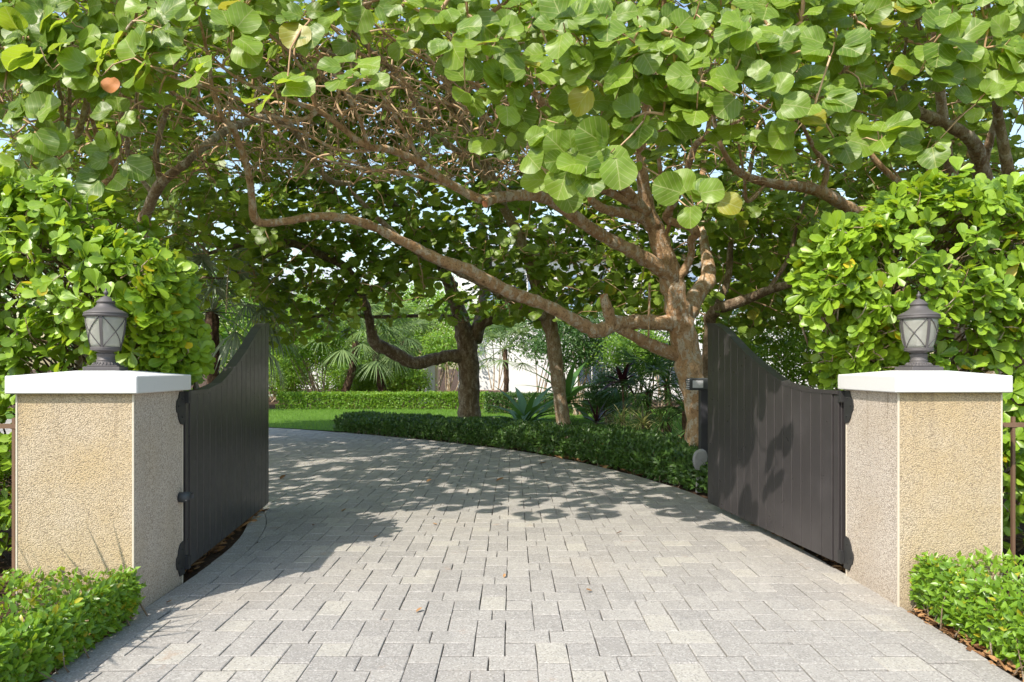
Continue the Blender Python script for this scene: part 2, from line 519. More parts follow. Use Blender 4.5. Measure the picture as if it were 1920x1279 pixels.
# ------------------------------------------------------------------ ground, driveway
RE = spline([(2.38, -1, 0), (2.42, 2, 0), (2.45, 4.3, 0), (2.42, 5.2, 0), (2.33, 6.9, 0), (2.22, 7.9, 0), (1.98, 8.8, 0), (1.46, 10.1, 0), (.38, 12.0, 0), (-1.44, 13.9, 0),
             (-3.17, 15.3, 0), (-4.3, 16.1, 0), (-6.4, 17.3, 0), (-10, 18.8, 0), (-16, 20.3, 0)], 6)[:, :2]
LE = spline([(-2.1, -1, 0), (-2.18, 2, 0), (-2.29, 4.1, 0), (-2.3, 5.0, 0), (-2.4, 6.0, 0), (-2.72, 7.0, 0), (-3.5, 8.3, 0), (-5, 10, 0), (-7, 11.6, 0), (-10, 13.3, 0), (-16, 15, 0)], 6)[:, :2]
POLY = np.vstack([RE, LE[::-1]])


def inside(pts, poly=POLY):
    x, y = pts[:, 0], pts[:, 1]; c = np.zeros(len(pts), bool); n = len(poly)
    for i in range(n):
        a, b = poly[i], poly[i - 1]
        hit = (a[1] > y) != (b[1] > y)
        c ^= hit & (x < (b[0] - a[0]) * (y - a[1]) / (b[1] - a[1] + 1e-12) + a[0])
    return c


def edge_dist(pts, line):
    a, b = line[:-1], line[1:]; d = b - a
    t = np.clip(((pts[:, None] - a) * d).sum(2) / (d * d).sum(1), 0, 1)
    q = a + t[..., None] * d; dd = np.linalg.norm(pts[:, None] - q, axis=2); i = dd.argmin(1)
    return dd[np.arange(len(pts)), i], q[np.arange(len(pts)), i], unit(d[i])


GZ = -.035
g = obj('ground', [(-400, -60, GZ), (400, -60, GZ), (400, 900, GZ), (-400, 900, GZ)], [(0, 1, 2, 3)], 'soil'); g['kind'] = 'structure'
tri_l = len(RE)
dv = B()
m = min(len(RE), len(LE))
drv = bpy.data.objects.new('driveway', None); link(drv); drv['kind'] = 'structure'
RS = RE[np.linspace(0, len(RE) - 1, 60).astype(int)]; LS = LE[np.linspace(0, len(LE) - 1, 60).astype(int)]
V = [(x, y, GZ + .006) for x, y in RS] + [(x, y, GZ + .006) for x, y in LS]
obj('joint_sand', V, [(i + 1, i, 60 + i, 61 + i) for i in range(59)], 'sand', drv)


def clip(poly, p, nrm):
    out = []
    for i in range(len(poly)):
        a, b = poly[i], poly[(i + 1) % len(poly)]; da, db = (a - p) @ nrm, (b - p) @ nrm
        if da >= 0: out.append(a)
        if da * db < 0: out.append(a + (b - a) * da / (da - db))
    return np.array(out)


def paver_mesh(poly, z, e=.006, tilt=(0, 0), h=.035):
    """bevelled block on a 2-D outline"""
    c = poly.mean(0); d = np.linalg.norm(poly - c, axis=1)
    inn = c + (poly - c) * (1 - 1.4 * e / np.maximum(d, .02))[:, None]
    n = len(poly); zz = lambda q: z + (q - c) @ np.array(tilt)
    V = np.vstack([np.c_[poly, np.full(n, z - h)], np.c_[poly, zz(poly) - e * .8], np.c_[inn, zz(inn)]])
    Fs = [tuple(range(2 * n, 3 * n))]
    for j in (0, n):
        Fs += [(j + i, j + (i + 1) % n, j + n + (i + 1) % n, j + n + i) for i in range(n)]
    return V, Fs


AX, AY = .1655, .170; X0, Y0 = -.12, 3.47; GAP = .0019; BORD = .17
quads = []
for i in range(-60, 20):
    for j in range(-6, 28):
        cx, cyy = X0 + i * 2 * AX, Y0 + (j + .5 * (i % 2)) * 4 * AY
        if cyy > 21 or cyy < .2: continue
        for q in ((-1.5 * AX, -.5 * AY, 0, .5 * AY), (0, -.5 * AY, 1.5 * AX, .5 * AY),
                  (-.5 * AX, .5 * AY, .5 * AX, 2 * AY), (-.5 * AX, 2 * AY, .5 * AX, 3.5 * AY),
                  (.5 * AX, .5 * AY, 1.5 * AX, 1.5 * AY), (.5 * AX, 2.5 * AY, 1.5 * AX, 3.5 * AY)):
            quads.append((cx + q[0], cyy + q[1], cx + q[2], cyy + q[3]))
quads = np.array(quads)
cen = np.stack([(quads[:, 0] + quads[:, 2]) / 2, (quads[:, 1] + quads[:, 3]) / 2], 1)
ins = inside(cen) | (np.minimum(edge_dist(cen, RE)[0], edge_dist(cen, LE)[0]) < .2)
quads = quads[ins]; cen = cen[ins]
pavers = []
for (x0, y0, x1, y1), cc in zip(quads, cen):
    gj = GAP + abs(R.normal(0, .0012, 4)) + [0, .0022, 0, .0022]
    poly = np.array([(x0 + gj[0], y0 + gj[1]), (x1 - gj[2], y0 + gj[1]), (x1 - gj[2], y1 - gj[3]), (x0 + gj[0], y1 - gj[3])])
    rot = R.normal(0, .006); cs, sn = math.cos(rot), math.sin(rot)
    poly = cc + (poly - cc) @ np.array([[cs, sn], [-sn, cs]]) + R.normal(0, .0008, (4, 2))
    for line, sgn in ((RE, 1), (LE, -1)):
        d, q, t = edge_dist(cc[None], line)
        if d[0] < .5:
            nrm = np.array([-t[0][1], t[0][0]]) * sgn
            poly = clip(poly, q[0] + nrm * (BORD + .004), nrm)
            if len(poly) < 3: break
    if len(poly) < 3: continue
    a = .5 * abs(np.sum(poly[:, 0] * np.roll(poly[:, 1], -1) - poly[:, 1] * np.roll(poly[:, 0], -1)))
    if a < .0012: continue
    pavers.append(poly)
for line, sgn in ((RE, 1), (LE, -1)):
    s = np.r_[0, np.cumsum(np.linalg.norm(np.diff(line, axis=0), axis=1))]
    for a in np.arange(0, s[-1] - .25, .25):
        pt = lambda u: np.array([np.interp(u, s, line[:, 0]), np.interp(u, s, line[:, 1])])
        p0, p1 = pt(a + .002), pt(a + .248); t = unit(p1 - p0); nrm = np.array([-t[1], t[0]]) * sgn
        poly = np.array([p0, p1, p1 + nrm * BORD, p0 + nrm * BORD])
        pavers.append(poly if sgn > 0 else poly[::-1])
cenp = np.array([p.mean(0) for p in pavers]); q = proj(np.c_[cenp, np.zeros(len(cenp))])
vis = (q[:, 0] > -20) & (q[:, 0] < 1940) & (q[:, 1] < 1300) & (cenp[:, 1] > 1)
order = np.argsort(np.where(vis, cenp[:, 1], 1e3))
rest = B()
for rank, idx in enumerate(order):
    poly = pavers[idx]; z = R.normal(0, .0013); tl = R.normal(0, .009, 2)
    V, Fs = paver_mesh(poly, z, R.uniform(.0025, .005), tl)
    if rank < 300:
        c = np.r_[cenp[idx], 0]; o = obj('paver', V - c, Fs, 'paver', drv); o.location = c
    else:
        rest.add(V, Fs)
rest.obj('paver_field', 'paver', drv, kind='stuff')

# lawn
LAWN = np.array([(4.5, 13.5), (1.2, 13.3), (-.6, 14.9), (-2.4, 16.2), (-4.2, 16.35), (-6.4, 17.55), (-10, 19.05), (-16, 20.6), (-26, 22), (-26, 25.2), (6, 25.2)])
o = obj('lawn', [(x, y, -.012) for x, y in LAWN], [tuple(range(len(LAWN)))[::-1]], 'turf'); o['kind'] = 'structure'
n = 60000; pts = np.c_[R.uniform(-12, 5, n), R.uniform(13.2, 25, n)]; pts = pts[inside(pts, LAWN)]
n = len(pts); yd = unit(np.c_[R.normal(0, .35, (n, 2)), np.ones(n)])
V, Fc, uv = scatter(T_BLADE, np.c_[pts, np.full(n, -.012)], yd, rdir(n), R.uniform(.05, .10, n))
V = V.reshape(-1, 3); o = obj('grass', V, Fc, 'grass', None, uv); tag(o, 'short mown lawn grass beyond the low dark hedge', 'grass', kind='stuff')
o = obj('path', [(-24, 36.5, -.02), (-9.5, 36.5, -.02), (-9.5, 39.5, -.02), (-24, 39.5, -.02)], [(0, 1, 2, 3)], 'far_path'); o['kind'] = 'structure'


# ------------------------------------------------------------------ pillars
def pillar(corner, sx, wd, dp, rz, label):
    """corner = inner front corner; sx = -1 outwards to the left, 1 to the right"""
    t = thing('gate_pillar', (corner[0], corner[1], -.03), label, 'pillar', 'gate pillars', rz)
    x0, x1 = (-wd, 0) if sx < 0 else (0, wd); H = 1.375
    b = B(); b.add([(x0, .0, 0), (x1, 0, 0), (x1, 0, H), (x0, 0, H)], [(0, 1, 2, 3)])
    b.obj('front_face', 'pebble_front', t)
    b = B(); V = [(x0, 0, 0), (x1, 0, 0), (x1, dp, 0), (x0, dp, 0)]; V += [(x, y, H) for x, y, _ in V]
    b.add(V, [(1, 2, 6, 5), (2, 3, 7, 6), (3, 0, 4, 7), (4, 5, 6, 7)]); b.obj('shaft', 'pebble_side', t)
    e = .007
    for cx in (x0, x1):
        for cyy in (0, dp):
            b = B(); b.box((cx - e if cx == x1 else cx - .003, cyy - .003 if cyy == 0 else cyy - e, 0),
                           (cx + .003 if cx == x1 else cx + e, cyy + e if cyy == 0 else cyy + .003, H - .002)); b.obj('corner_bead', 'bead', t)
    ov = .042; b = B(); z0, z1 = H, H + .108
    b.box((x0 - ov, -ov, z0), (x1 + ov, dp + ov, z1), .006)
    o = b.obj('cap', 'cap', t)
    b = B(); mx, my = (x0 + x1) / 2, dp / 2; q = .12; i = ov - .008
    V = [(x0 - i, -i, z1 - .001), (x1 + i, -i, z1 - .001), (x1 + i, dp + i, z1 - .001), (x0 - i, dp + i, z1 - .001)]
    V += [(mx - q, my - q, z1 + .030), (mx + q, my - q, z1 + .030), (mx + q, my + q, z1 + .030), (mx - q, my + q, z1 + .030)]
    b.add(V, [(0, 1, 5, 4), (1, 2, 6, 5), (2, 3, 7, 6), (3, 0, 4, 7), (4, 5, 6, 7)])
    c2 = b.obj('cap_slope', 'cap', o)
    loc = Matrix.Rotation(rz, 3, 'Z') @ Vector((mx, my, z1 + .030))
    return t, np.array(t.location) + np.array(loc)


RZL, RZR = math.radians(2.2), math.radians(1.0)
pilL, topL = pillar((-2.29, 4.13), -1, .69, .67, RZL, 'pebbledash gate pillar with white cap beside the round grey sensor')
pilR, topR = pillar((2.43, 4.295), 1, .66, .645, RZR, 'ochre pebbledash gate pillar with white cap and brightly sunlit pale inner side')


def lantern(loc, rz, label):
    t = thing('pillar_lantern', loc, label, 'lantern', 'lanterns on the gate pillars', rz)
    b = B(); b.box((-.105, -.105, 0), (.105, .105, .026), .004); b.box((-.088, -.088, .026), (.088, .088, .034), .003); b.obj('base', 'lamp_metal', t)
    b = B(); b.lathe([(.083, .034), (.078, .040), (.060, .052), (.053, .062), (.056, .066), (.056, .071), (.051, .074), (.051, .100), (.056, .104), (.056, .110), (.047, .114), (.047, .122), (.066, .128), (.074, .131)])
    nk = b.obj('neck', 'lamp_metal', t, True)
    for i in range(24):
        a = i * math.pi / 12; b = B(); b.tube([(.080 * math.cos(a), .080 * math.sin(a), .036), (.064 * math.cos(a), .064 * math.sin(a), .053)], [.005, .004], 5); b.obj('flute', 'lamp_metal', nk, True)
    b = B(); b.lathe([(.074, .131), (.088, .133), (.090, .139), (.086, .142), (.090, .146), (.090, .152), (.084, .154)]); b.obj('lower_ring', 'lamp_metal', t, True)
    gr = lambda z: .083 + .030 * (1 - (1 - (z - .153) / .197) ** 1.7)
    zs = np.linspace(.153, .350, 9); b = B(); b.lathe([(gr(z), z) for z in zs], 32); b.obj('glass', 'glass', t, True)
    b = B(); b.lathe([(.012, .154), (.012, .21), (.019, .235), (.021, .26), (.012, .295), (.002, .315)], 14); b.obj('bulb', 'bulb', t, True)
    for i in range(4):
        a = math.pi / 4 + i * math.pi / 2 - math.pi / 2 - math.pi / 4
        b = B(); V = []
        for z in zs:
            for dr, da in ((.001, -.075), (.007, -.075), (.007, .075), (.001, .075)):
                V.append(((gr(z) + dr) * math.cos(a + da), (gr(z) + dr) * math.sin(a + da), z))
        b.add(V, [(4 * j + i2, 4 * j + (i2 + 1) % 4, 4 * j + 4 + (i2 + 1) % 4, 4 * j + 4 + i2) for j in range(8) for i2 in range(4)]); b.obj('mullion', 'lamp_metal', t)
        for s in (0, 1):
            u = np.linspace(0, 1, 12); zz = .153 + .197 * u; aa = a + .07 + (math.pi / 2 - .14) * (u if s else 1 - u)
            b = B(); b.tube(np.stack([(gr(zz) + .003) * np.cos(aa), (gr(zz) + .003) * np.sin(aa), zz], 1), .0032, 5); b.obj('cross_bar', 'lamp_metal', t, True)
    b = B(); b.lathe([(.108, .345), (.124, .350), (.130, .354), (.130, .362), (.124, .366), (.129, .370), (.126, .377), (.108, .387), (.082, .400), (.062, .414), (.053, .430), (.050, .438), (.055, .442), (.056, .449), (.051, .453), (.046, .460), (.030, .476), (.014, .484), (.008, .488)])
    rf = b.obj('roof', 'lamp_metal', t, True)
    b = B(); b.lathe([(.008, .486), (.006, .492), (.013, .500), (.015, .508), (.012, .517), (.005, .522), (.006, .530), (.002, .538)], 14); b.obj('finial', 'lamp_metal', rf, True)
    return t


lantern(topL - [0, 0, .001], math.radians(16), 'weathered metal lantern with crossed bars on the pillar beside the round sensor')
lantern(topR - [0, 0, .001], math.radians(0), 'weathered metal lantern with crossed bars on the ochre pillar before the brighter hedge')

# ------------------------------------------------------------------ gates
GU = [0, .45, .8, 1.05, 1.32, 1.58, 1.80, 1.94, 2.1, 2.25, 2.42]; GZT = [1.322, 1.324, 1.368, 1.45, 1.555, 1.664, 1.775, 1.845, 1.912, 1.95, 1.963]
GL = 2.42


def gtop(u):
    return np.interp(u, GU, GZT)


def gate(hinge, far, side, label):
    """local x runs along the leaf, y is its thickness; the boarded face looks to the drive"""
    d = np.array(far) - np.array(hinge); rz = math.atan2(d[1], d[0]); L = np.linalg.norm(d); k = L / GL
    t = thing('gate_leaf', (hinge[0], hinge[1], 0), label, 'gate', 'open gate leaves', rz)
    s = side; zb = .075; nb = 16; u0, u1 = .075, L - .006; bw = (u1 - u0) / nb
    for i in range(nb):
        a, b2 = u0 + i * bw + .003, u0 + (i + 1) * bw - .003; us = np.linspace(a, b2, 5); c = .004
        outline = [(a, 0), (a, 1), (a + c, 2), (b2 - c, 2), (b2, 1), (b2, 0)]
        V = []; y_in, y_sh, y_out = 0.0, s * .021, s * (.025 + R.normal(0, .0005))
        for u in list(us):
            e = u in (us[0], us[-1]); zt = gtop(u / k) - .012
            for z in (zb, zt):
                V.append((u, y_in, z)); V.append((u, y_sh if e else y_out, z))
            V.append((u + (c if u == us[0] else -c if u == us[-1] else 0), y_out, zb)); V.append((u + (c if u == us[0] else -c if u == us[-1] else 0), y_out, zt))
        Fs = []
        for j in range(4):
            p, q = 6 * j, 6 * j + 6
            Fs += [(p, q, q + 2, p + 2), (p + 4, q + 4, q + 5, p + 5), (p + 2, q + 2, q + 5, p + 5), (p, p + 4, q + 4, q)]
        Fs += [(0, 1, 3, 2), (1, 4, 5, 3), (24, 26, 27, 25), (25, 27, 29, 28)]
        bb = B(); bb.add(V, Fs); bb.obj('board', 'gate', t)
    # backing frame, stiles, curved cap rail
    bb = B(); bb.box((.0, -s * .05 if s > 0 else .0, zb - .01), (.072, .0 if s > 0 else .05, gtop(0) - .014), .004)
    bb.obj('hinge_stile', 'gate', t)
    bb = B(); bb.box((.008, min(0, s * .018), zb), (.068, max(0, s * .018), gtop(0) - .016), .003); bb.obj('stile_face', 'gate', t)
    bb = B(); bb.box((L - .075, -.045 if s > 0 else .002, zb), (L, -.002 if s > 0 else .045, gtop(2.4) - .014), .004); bb.obj('meeting_stile', 'gate', t)
    for za, zc in ((zb + .02, zb + .15), (.62, .72)):
        bb = B(); bb.box((.075, -.040 if s > 0 else .002, za), (L - .078, -.002 if s > 0 else .040, zc), .003); bb.obj('rail', 'gate', t)
    us = np.linspace(0, L, 44); V = []
    for u in us:
        z = gtop(u / k); sl = (gtop((u + .01) / k) - gtop((u - .01) / k)) / .02; nx, nz = -sl, 1.0; ln = math.hypot(nx, nz)
        for yy, dz in ((-s * .055, -.014), (s * .029, -.014), (s * .029, .012), (-s * .055, .012)):
            V.append((u + nx / ln * dz, yy, z + nz / ln * dz))
    Fs = [(4 * j + i, 4 * j + (i + 1) % 4, 4 * j + 4 + (i + 1) % 4, 4 * j + 4 + i) for j in range(43) for i in range(4)] + [(3, 2, 1, 0), (172, 173, 174, 175)]
    bb = B(); bb.add(V, Fs); bb.obj('cap_rail', 'gate', t)
    return t, rz, L


HL, FL_ = (-2.335, 4.84), (-2.60, 7.23)
HR, FR = (2.405, 4.985), (2.10, 7.26)
gl, rzl, _ = gate(HL, FL_, -1, 'glossy black board gate leaf with an S curve top beside the sensor pillar')
gr_, rzr, _ = gate(HR, FR, 1, 'dark brown board gate leaf dappled by leaf shadows beside the slate post')


def hinge(parent, base, z, rz, sgn, flip):
    """decorative plate on the pillar's inner side, world coordinates around base"""
    prof = [(-.02, .0), (.055, .0), (.075, .045), (.098, .06), (.110, .10), (.105, .135), (.085, .15), (.072, .19), (.045, .225), (.0, .235), (-.02, .2)]
    if flip: prof = [(a, -b) for a, b in prof][::-1]
    c, sn = math.cos(rz), math.sin(rz)
    def fn(u, v, d):
        lx, ly = sgn * d, -u
        return (base[0] + lx * c - ly * sn, base[1] + lx * sn + ly * c, z + v)
    b = B(); b.prism(prof, .001, .009, fn); o = b.obj('hinge_plate', 'iron', parent)
    M_ = parent.matrix_basis.inverted() if False else None
    b2 = B(); b2.prism([(-.055, -.085 if flip else .03), (-.015, -.085 if flip else .03), (-.015, .0 if flip else .12), (-.055, .0 if flip else .12)], .001, .035, fn); o2 = b2.obj('hinge_knuckle', 'iron', parent)
    bolts = []
    for u, v in ((.03, .05), (.08, .10), (.02, .18)):
        vv = -v if flip else v
        b3 = B(); p0 = np.array(fn(u, vv, .009)); p1 = np.array(fn(u, vv, .014)); b3.tube([p0, p1], .007, 8); bolts.append(b3.obj('bolt', 'iron', o))
    W = parent.matrix_basis.inverted()
    for x in (o, o2):
        x.matrix_parent_inverse = W


bpy.context.view_layer.update()
for par, pil, corner, dp, rz, sg in ((gl, pilL, (-2.29, 4.13), .67, RZL, 1), (gr_, pilR, (2.43, 4.295), .645, RZR, -1)):
    bx = corner[0] - math.sin(rz) * dp; by = corner[1] + math.cos(rz) * dp
    par.matrix_basis = Matrix.Translation(par.location) @ Matrix.Rotation(par.rotation_euler.z, 4, 'Z')
    hinge(par, (bx, by), 1.335, rz, sg, True); hinge(par, (bx, by), .05, rz, sg, False)

# photocell on the left pillar's inner side
c, sn = math.cos(RZL), math.sin(RZL)
pc = thing('photocell_sensor', (-2.29 - sn * .62, 4.13 + c * .62, .60), 'round grey plastic sensor with pale lens on the pillar side', 'sensor', None, RZL)
b = B(); V, Fs = tube([(.001, 0, 0), (.03, 0, 0), (.045, 0, 0)], [.036, .036, .032], 20); b.add(V, Fs); b.obj('housing', 'plastic', pc, True)
b = B(); a = np.linspace(-.35, math.pi + .35, 14)
V = [(x, .038 * math.cos(t), .038 * math.sin(t)) for x in (.03, .085) for t in a] + [(x, .033 * math.cos(t), .033 * math.sin(t)) for x in (.03, .08) for t in a]
b.add(V, [(i, i + 1, 15 + i, 14 + i) for i in range(13)] + [(28 + i, 42 + i, 43 + i, 29 + i) for i in range(13)] + [(14 + i, 15 + i, 43 + i, 42 + i) for i in range(13)]); b.obj('hood', 'plastic', pc, True)
b = B(); b.tube([(.045, 0, 0), (.050, 0, 0)], [.026, .022], 16); b.obj('lens', 'lens', pc, True)

# conduit below the right gate
p0 = np.array((2.62, 5.02, .028)); p1 = np.array((2.36, 6.65, .028)); b = B(); b.tube([p0, (p0 + p1) / 2, p1], .022, 10)
cd = b.obj('conduit', 'pipe', None, True); tag(cd, 'grey plastic conduit lying under the dappled gate leaf', 'pipe')
for f in (.2, .7):
    q = p0 + (p1 - p0) * f; d = unit(p1 - p0); b = B(); b.tube([q - d * .012, q + d * .012], .028, 10); b.obj('clip', 'iron', cd)

# slate post with keypad light, oval stone
pt = thing('light_post', (2.39, 8.5, -.03), 'dark slate post with a louvred light box beside the gate', 'post')
b = B(); b.box((-.055, -.055, 0), (.055, .055, 1.36), .006); b.obj('post', 'post', pt)
b = B(); b.box((-.20, -.075, 1.255), (.07, .075, 1.405), .012); hd = b.obj('lamp_head', 'plastic', pt)
b = B(); b.box((-.205, -.066, 1.268), (-.1985, .066, 1.392), .001); b.obj('lens', 'lens', hd)
for z in np.linspace(1.285, 1.375, 4):
    b = B(); b.box((-.214, -.07, z - .004), (-.2, .07, z + .006)); b.obj('louvre', 'plastic', hd)
b = B(); b.box((-.16, -.0765, 1.285), (-.03, -.0745, 1.375)); b.obj('louvre_panel', 'lens', hd)
st = B(); a = np.linspace(0, 2 * math.pi, 22, endpoint=False)
rr = 1 + .06 * np.sin(2 * a + .5) + .05 * np.sin(3 * a)
ol = [(.085 * rr[i] * math.cos(t), .14 * rr[i] * math.sin(t)) for i, t in enumerate(a)]
V = []
for sc_, y in ((.86, -.028), (1, -.016), (1, .016), (.86, .028)):
    V += [(x * sc_, y, z * sc_) for x, z in ol]
Fs = [tuple(range(21, -1, -1)), tuple(range(66, 88))] + [(j * 22 + i, j * 22 + (i + 1) % 22, j * 22 + 22 + (i + 1) % 22, j * 22 + 22 + i) for j in range(3) for i in range(22)]
st.add(V, Fs); so = st.obj('oval_stone', 'stone'); so.location = (2.285, 8.30, .385); so.rotation_euler = (.12, 0, .12)
tag(so, 'oval grey weathered stone leaning at the foot of the slate post', 'stone')
b = B(); b.box((-.03, -.02, -.41), (.03, .02, -.10), .004); b.obj('stem', 'stone', so)


# railings beside the pillars
def railing(x0, x1, y, label):
    t = thing('picket_railing', (x0, y, -.03), label, 'fence', 'railings beside the pillars')
    for z in (.12, 1.13):
        b = B(); b.box((0, -.014, z), (x1 - x0, .014, z + .03)); b.obj('rail', 'fence_metal', t)
    n = int(abs(x1 - x0) / .115)
    for i in range(n + 1):
        x = (.03 + i * .115)
        b = B(); b.box((x - .010, -.010, .02), (x + .010, .010, 1.2)); b.obj('picket', 'fence_metal', t)


railing(-6.2, -3.0, 4.52, 'bronze metal railing in front of the hedge beside the sensor pillar')
railing(3.13, 6.2, 4.62, 'bronze metal railing in front of the hedge beside the ochre pillar')


# ------------------------------------------------------------------ tall clusia hedges
def rosettes(tips, dirs, per, size, spread=.9, flat=False):
    """leaves around each shoot tip"""
    n = len(tips); P_, Y_, N_, S_ = [], [], [], []
    for i in range(per):
        a = 2.4 * i + R.uniform(0, 6.28, n); t = rdir(n); u = unit(np.cross(dirs, t)); v = np.cross(dirs, u)
        rad = u * np.cos(a)[:, None] + v * np.sin(a)[:, None]
        lift = R.uniform(.1, 1.0, n)[:, None] * (1.15 - spread * .5)
        y = unit(rad * spread + dirs * lift)
        nn = unit(dirs * 1.0 - rad * lift * .6 + .45 * SUNV + R.normal(0, .22, (n, 3)))
        if flat:
            y = unit(rad + dirs * R.uniform(-.25, .45, n)[:, None] + np.array([0, 0, -.22]))
            nn = unit(dirs + .38 * SUNV + R.normal(0, .3, (n, 3)))
        P_.append(tips - dirs * (R.uniform(0, .09, n) * (i / per) * 1.3)[:, None]); Y_.append(y); N_.append(nn); S_.append(size * R.uniform(.5, 1.18, n))
    return np.concatenate(P_), np.concatenate(Y_), np.concatenate(N_), np.concatenate(S_)


def bumpy(x, y, s=1.0):
    return np.sin(2.1 * x * s + 1.3) * np.cos(1.7 * y * s + .4) * .5 + np.sin(4.7 * x * s + 2.2 * y * s) * .3 + np.sin(9.1 * x * s - 6.3 * y * s + 1) * .2


def tall_hedge(label, side):
    sx = side
    t = thing('clusia_hedge', (sx * 3.4, 5.4, -.03), label, 'hedge', 'clipped hedges behind the pillars')
    n = 1750
    # front face, top, end beside the gate
    if sx < 0:
        ztop = lambda x: np.where(x > -3.0, 2.42 - .25 * np.clip((x + 3.0) / .7, 0, 1), 2.72) + .12 * bumpy(x, x * 0)
        xin = -2.40; yf = 4.78
    else:
        ztop = lambda x: 2.52 + .32 * np.clip((x - 2.3) / .9, 0, 1) + .06 * bumpy(x, x * 0)
        xin = 2.24; yf = 4.98
    x = sx * R.uniform(abs(xin), 7.0, n); z = R.uniform(.05, 1, n) ** .85 * ztop(x)
    inner = xin + sx * np.where(z < 1.40, .55, np.where((z < 1.95) & (sx > 0), .28, 0))
    x = np.where(sx * x < sx * inner, inner + sx * R.uniform(0, .3, n), x)
    y = yf + .12 * bumpy(x, z, 1.6) + R.exponential(.16, n) + np.clip(z - ztop(x) + .3, 0, 1) * .5
    tips = [np.c_[x, y, z]]; dirs = [unit(np.array([0, -1, .45]) + R.normal(0, .45, (n, 3)))]
    m2 = 620; x = sx * R.uniform(abs(xin) + .05, 7, m2); y = R.uniform(yf + .1, yf + np.where(sx * x < 3.0, .65, 1.5), m2); z = ztop(x) + .1 * bumpy(x, y, 2) - R.exponential(.12, m2)
    tips.append(np.c_[x, y, z]); dirs.append(unit(np.array([0, -.3, 1]) + R.normal(0, .45, (m2, 3))))
    m3 = 700; z = R.uniform(.1, 1, m3) ** .8 * ztop(np.full(m3, xin)); y = R.uniform(yf, yf + .6, m3)
    x = xin + sx * (np.where(z < 1.40 + .35 * np.clip(y - yf - .2, 0, 2), .55, np.where((z < 1.95) & (sx > 0), .28, 0)) + .1 * bumpy(y, z, 2) + R.exponential(.1, m3))
    tips.append(np.c_[x, y, z]); dirs.append(unit(np.array([-sx, -.4, .4]) + R.normal(0, .45, (m3, 3))))
    if sx < 0:   # long shoots rising above the hedge
        for px, py in ((40, 380), (95, 365), (140, 360), (60, 350), (20, 370), (300, 470), (335, 480), (345, 500), (230, 445), (310, 520), (350, 560), (280, 500), (330, 600), (190, 455), (345, 640), (300, 690)):
            tips.append(P(px, py, R.uniform(4.9, 5.1))[None] + R.normal(0, .03, (3, 3))); dirs.append(unit(np.array([0, -.7, .6]) + R.normal(0, .3, (3, 3))))
    else:
        for px, py in ((1500, 480), (1510, 530), (1500, 590), (1530, 450), (1560, 440), (1640, 400), (1700, 400), (1760, 385), (1820, 380), (1535, 640), (1560, 680), (1575, 710)):
            tips.append(P(px, py, R.uniform(5.1, 5.3))[None] + R.normal(0, .04, (3, 3))); dirs.append(unit(np.array([-.3, -.7, .5]) + R.normal(0, .3, (3, 3))))
    tips = np.concatenate(tips); dirs = np.concatenate(dirs)
    tips[:, 1] -= .24 * np.clip((tips[:, 2] - 1.55) / .4, 0, 1)
    b = B()
    for p, d in zip(tips[::2], dirs[::2]):
        q = np.array([p[0] + R.normal(0, .10) + sx * .55 * np.clip((sx * (xin - p[0]) + .9), 0, 1), yf + .7 + R.normal(0, .15), max(.0, p[2] - R.uniform(.2, .5))])
        L = spline([q, (p + q) / 2 + [0, 0, .03] + R.normal(0, .04, 3), p - d * .12, p], 2); b.tube(L, np.linspace(.010, .003, len(L)), 4, False)
    for _ in range(26):
        x = sx * R.uniform(2.6, 6.8); y = yf + R.uniform(.35, .9); h = R.uniform(1.7, 2.4)
        b.tube(spline([(x, y, 0), (x + R.normal(0, .08), y + R.normal(0, .06), h / 2), (x + R.normal(0, .15), y + R.normal(0, .1), h)], 3), np.linspace(.028, .01, 7), 6, False)
    b.obj('stems', 'bark_grey', t, True, True, 'stuff')
    ps, ys, ns, ss = rosettes(tips, dirs, 7, .118)
    split_leaves(T_CLU, T_CLU2, 'clu', ps, ys, ns, ss, 'clusia', 'clusia', t)


tall_hedge('tall glossy green hedge with loose upright shoots behind the sensor pillar', -1)
tall_hedge('tall bright yellow-green hedge spilling over the dappled gate leaf', 1)


# ------------------------------------------------------------------ low hedges
def low_hedge(name, label, pos, nrm, size, tpl, mat, base, group=None, stems=None, parts=0, spread=.6):
    t = thing(name, base, label, 'hedge', group)
    n = len(pos); y = unit(nrm * .35 + R.normal(0, spread, (n, 3)) + [0, 0, .25]); nn = unit(nrm + .5 * SUNV + R.normal(0, .45, (n, 3)))
    s = size * R.uniform(.65, 1.2, n)
    if parts:
        split_leaves(tpl, T_ELL, name, pos, y, nn, s, mat, mat, t, parts)
    else:
        scat_obj('foliage', tpl, pos, y, nn, s, mat, t)
    if stems:
        b = B()
        for _ in range(stems):
            i = R.integers(n); p = pos[i]; q = np.array([p[0] + R.normal(0, .06), p[1] + R.normal(0, .06), -.03])
            b.tube([q, (p + q) / 2 + R.normal(0, .02, 3), p], [.006, .004, .002], 4, False)
        b.obj('stems', 'bark_dark', t, True, True, 'stuff')
    return t


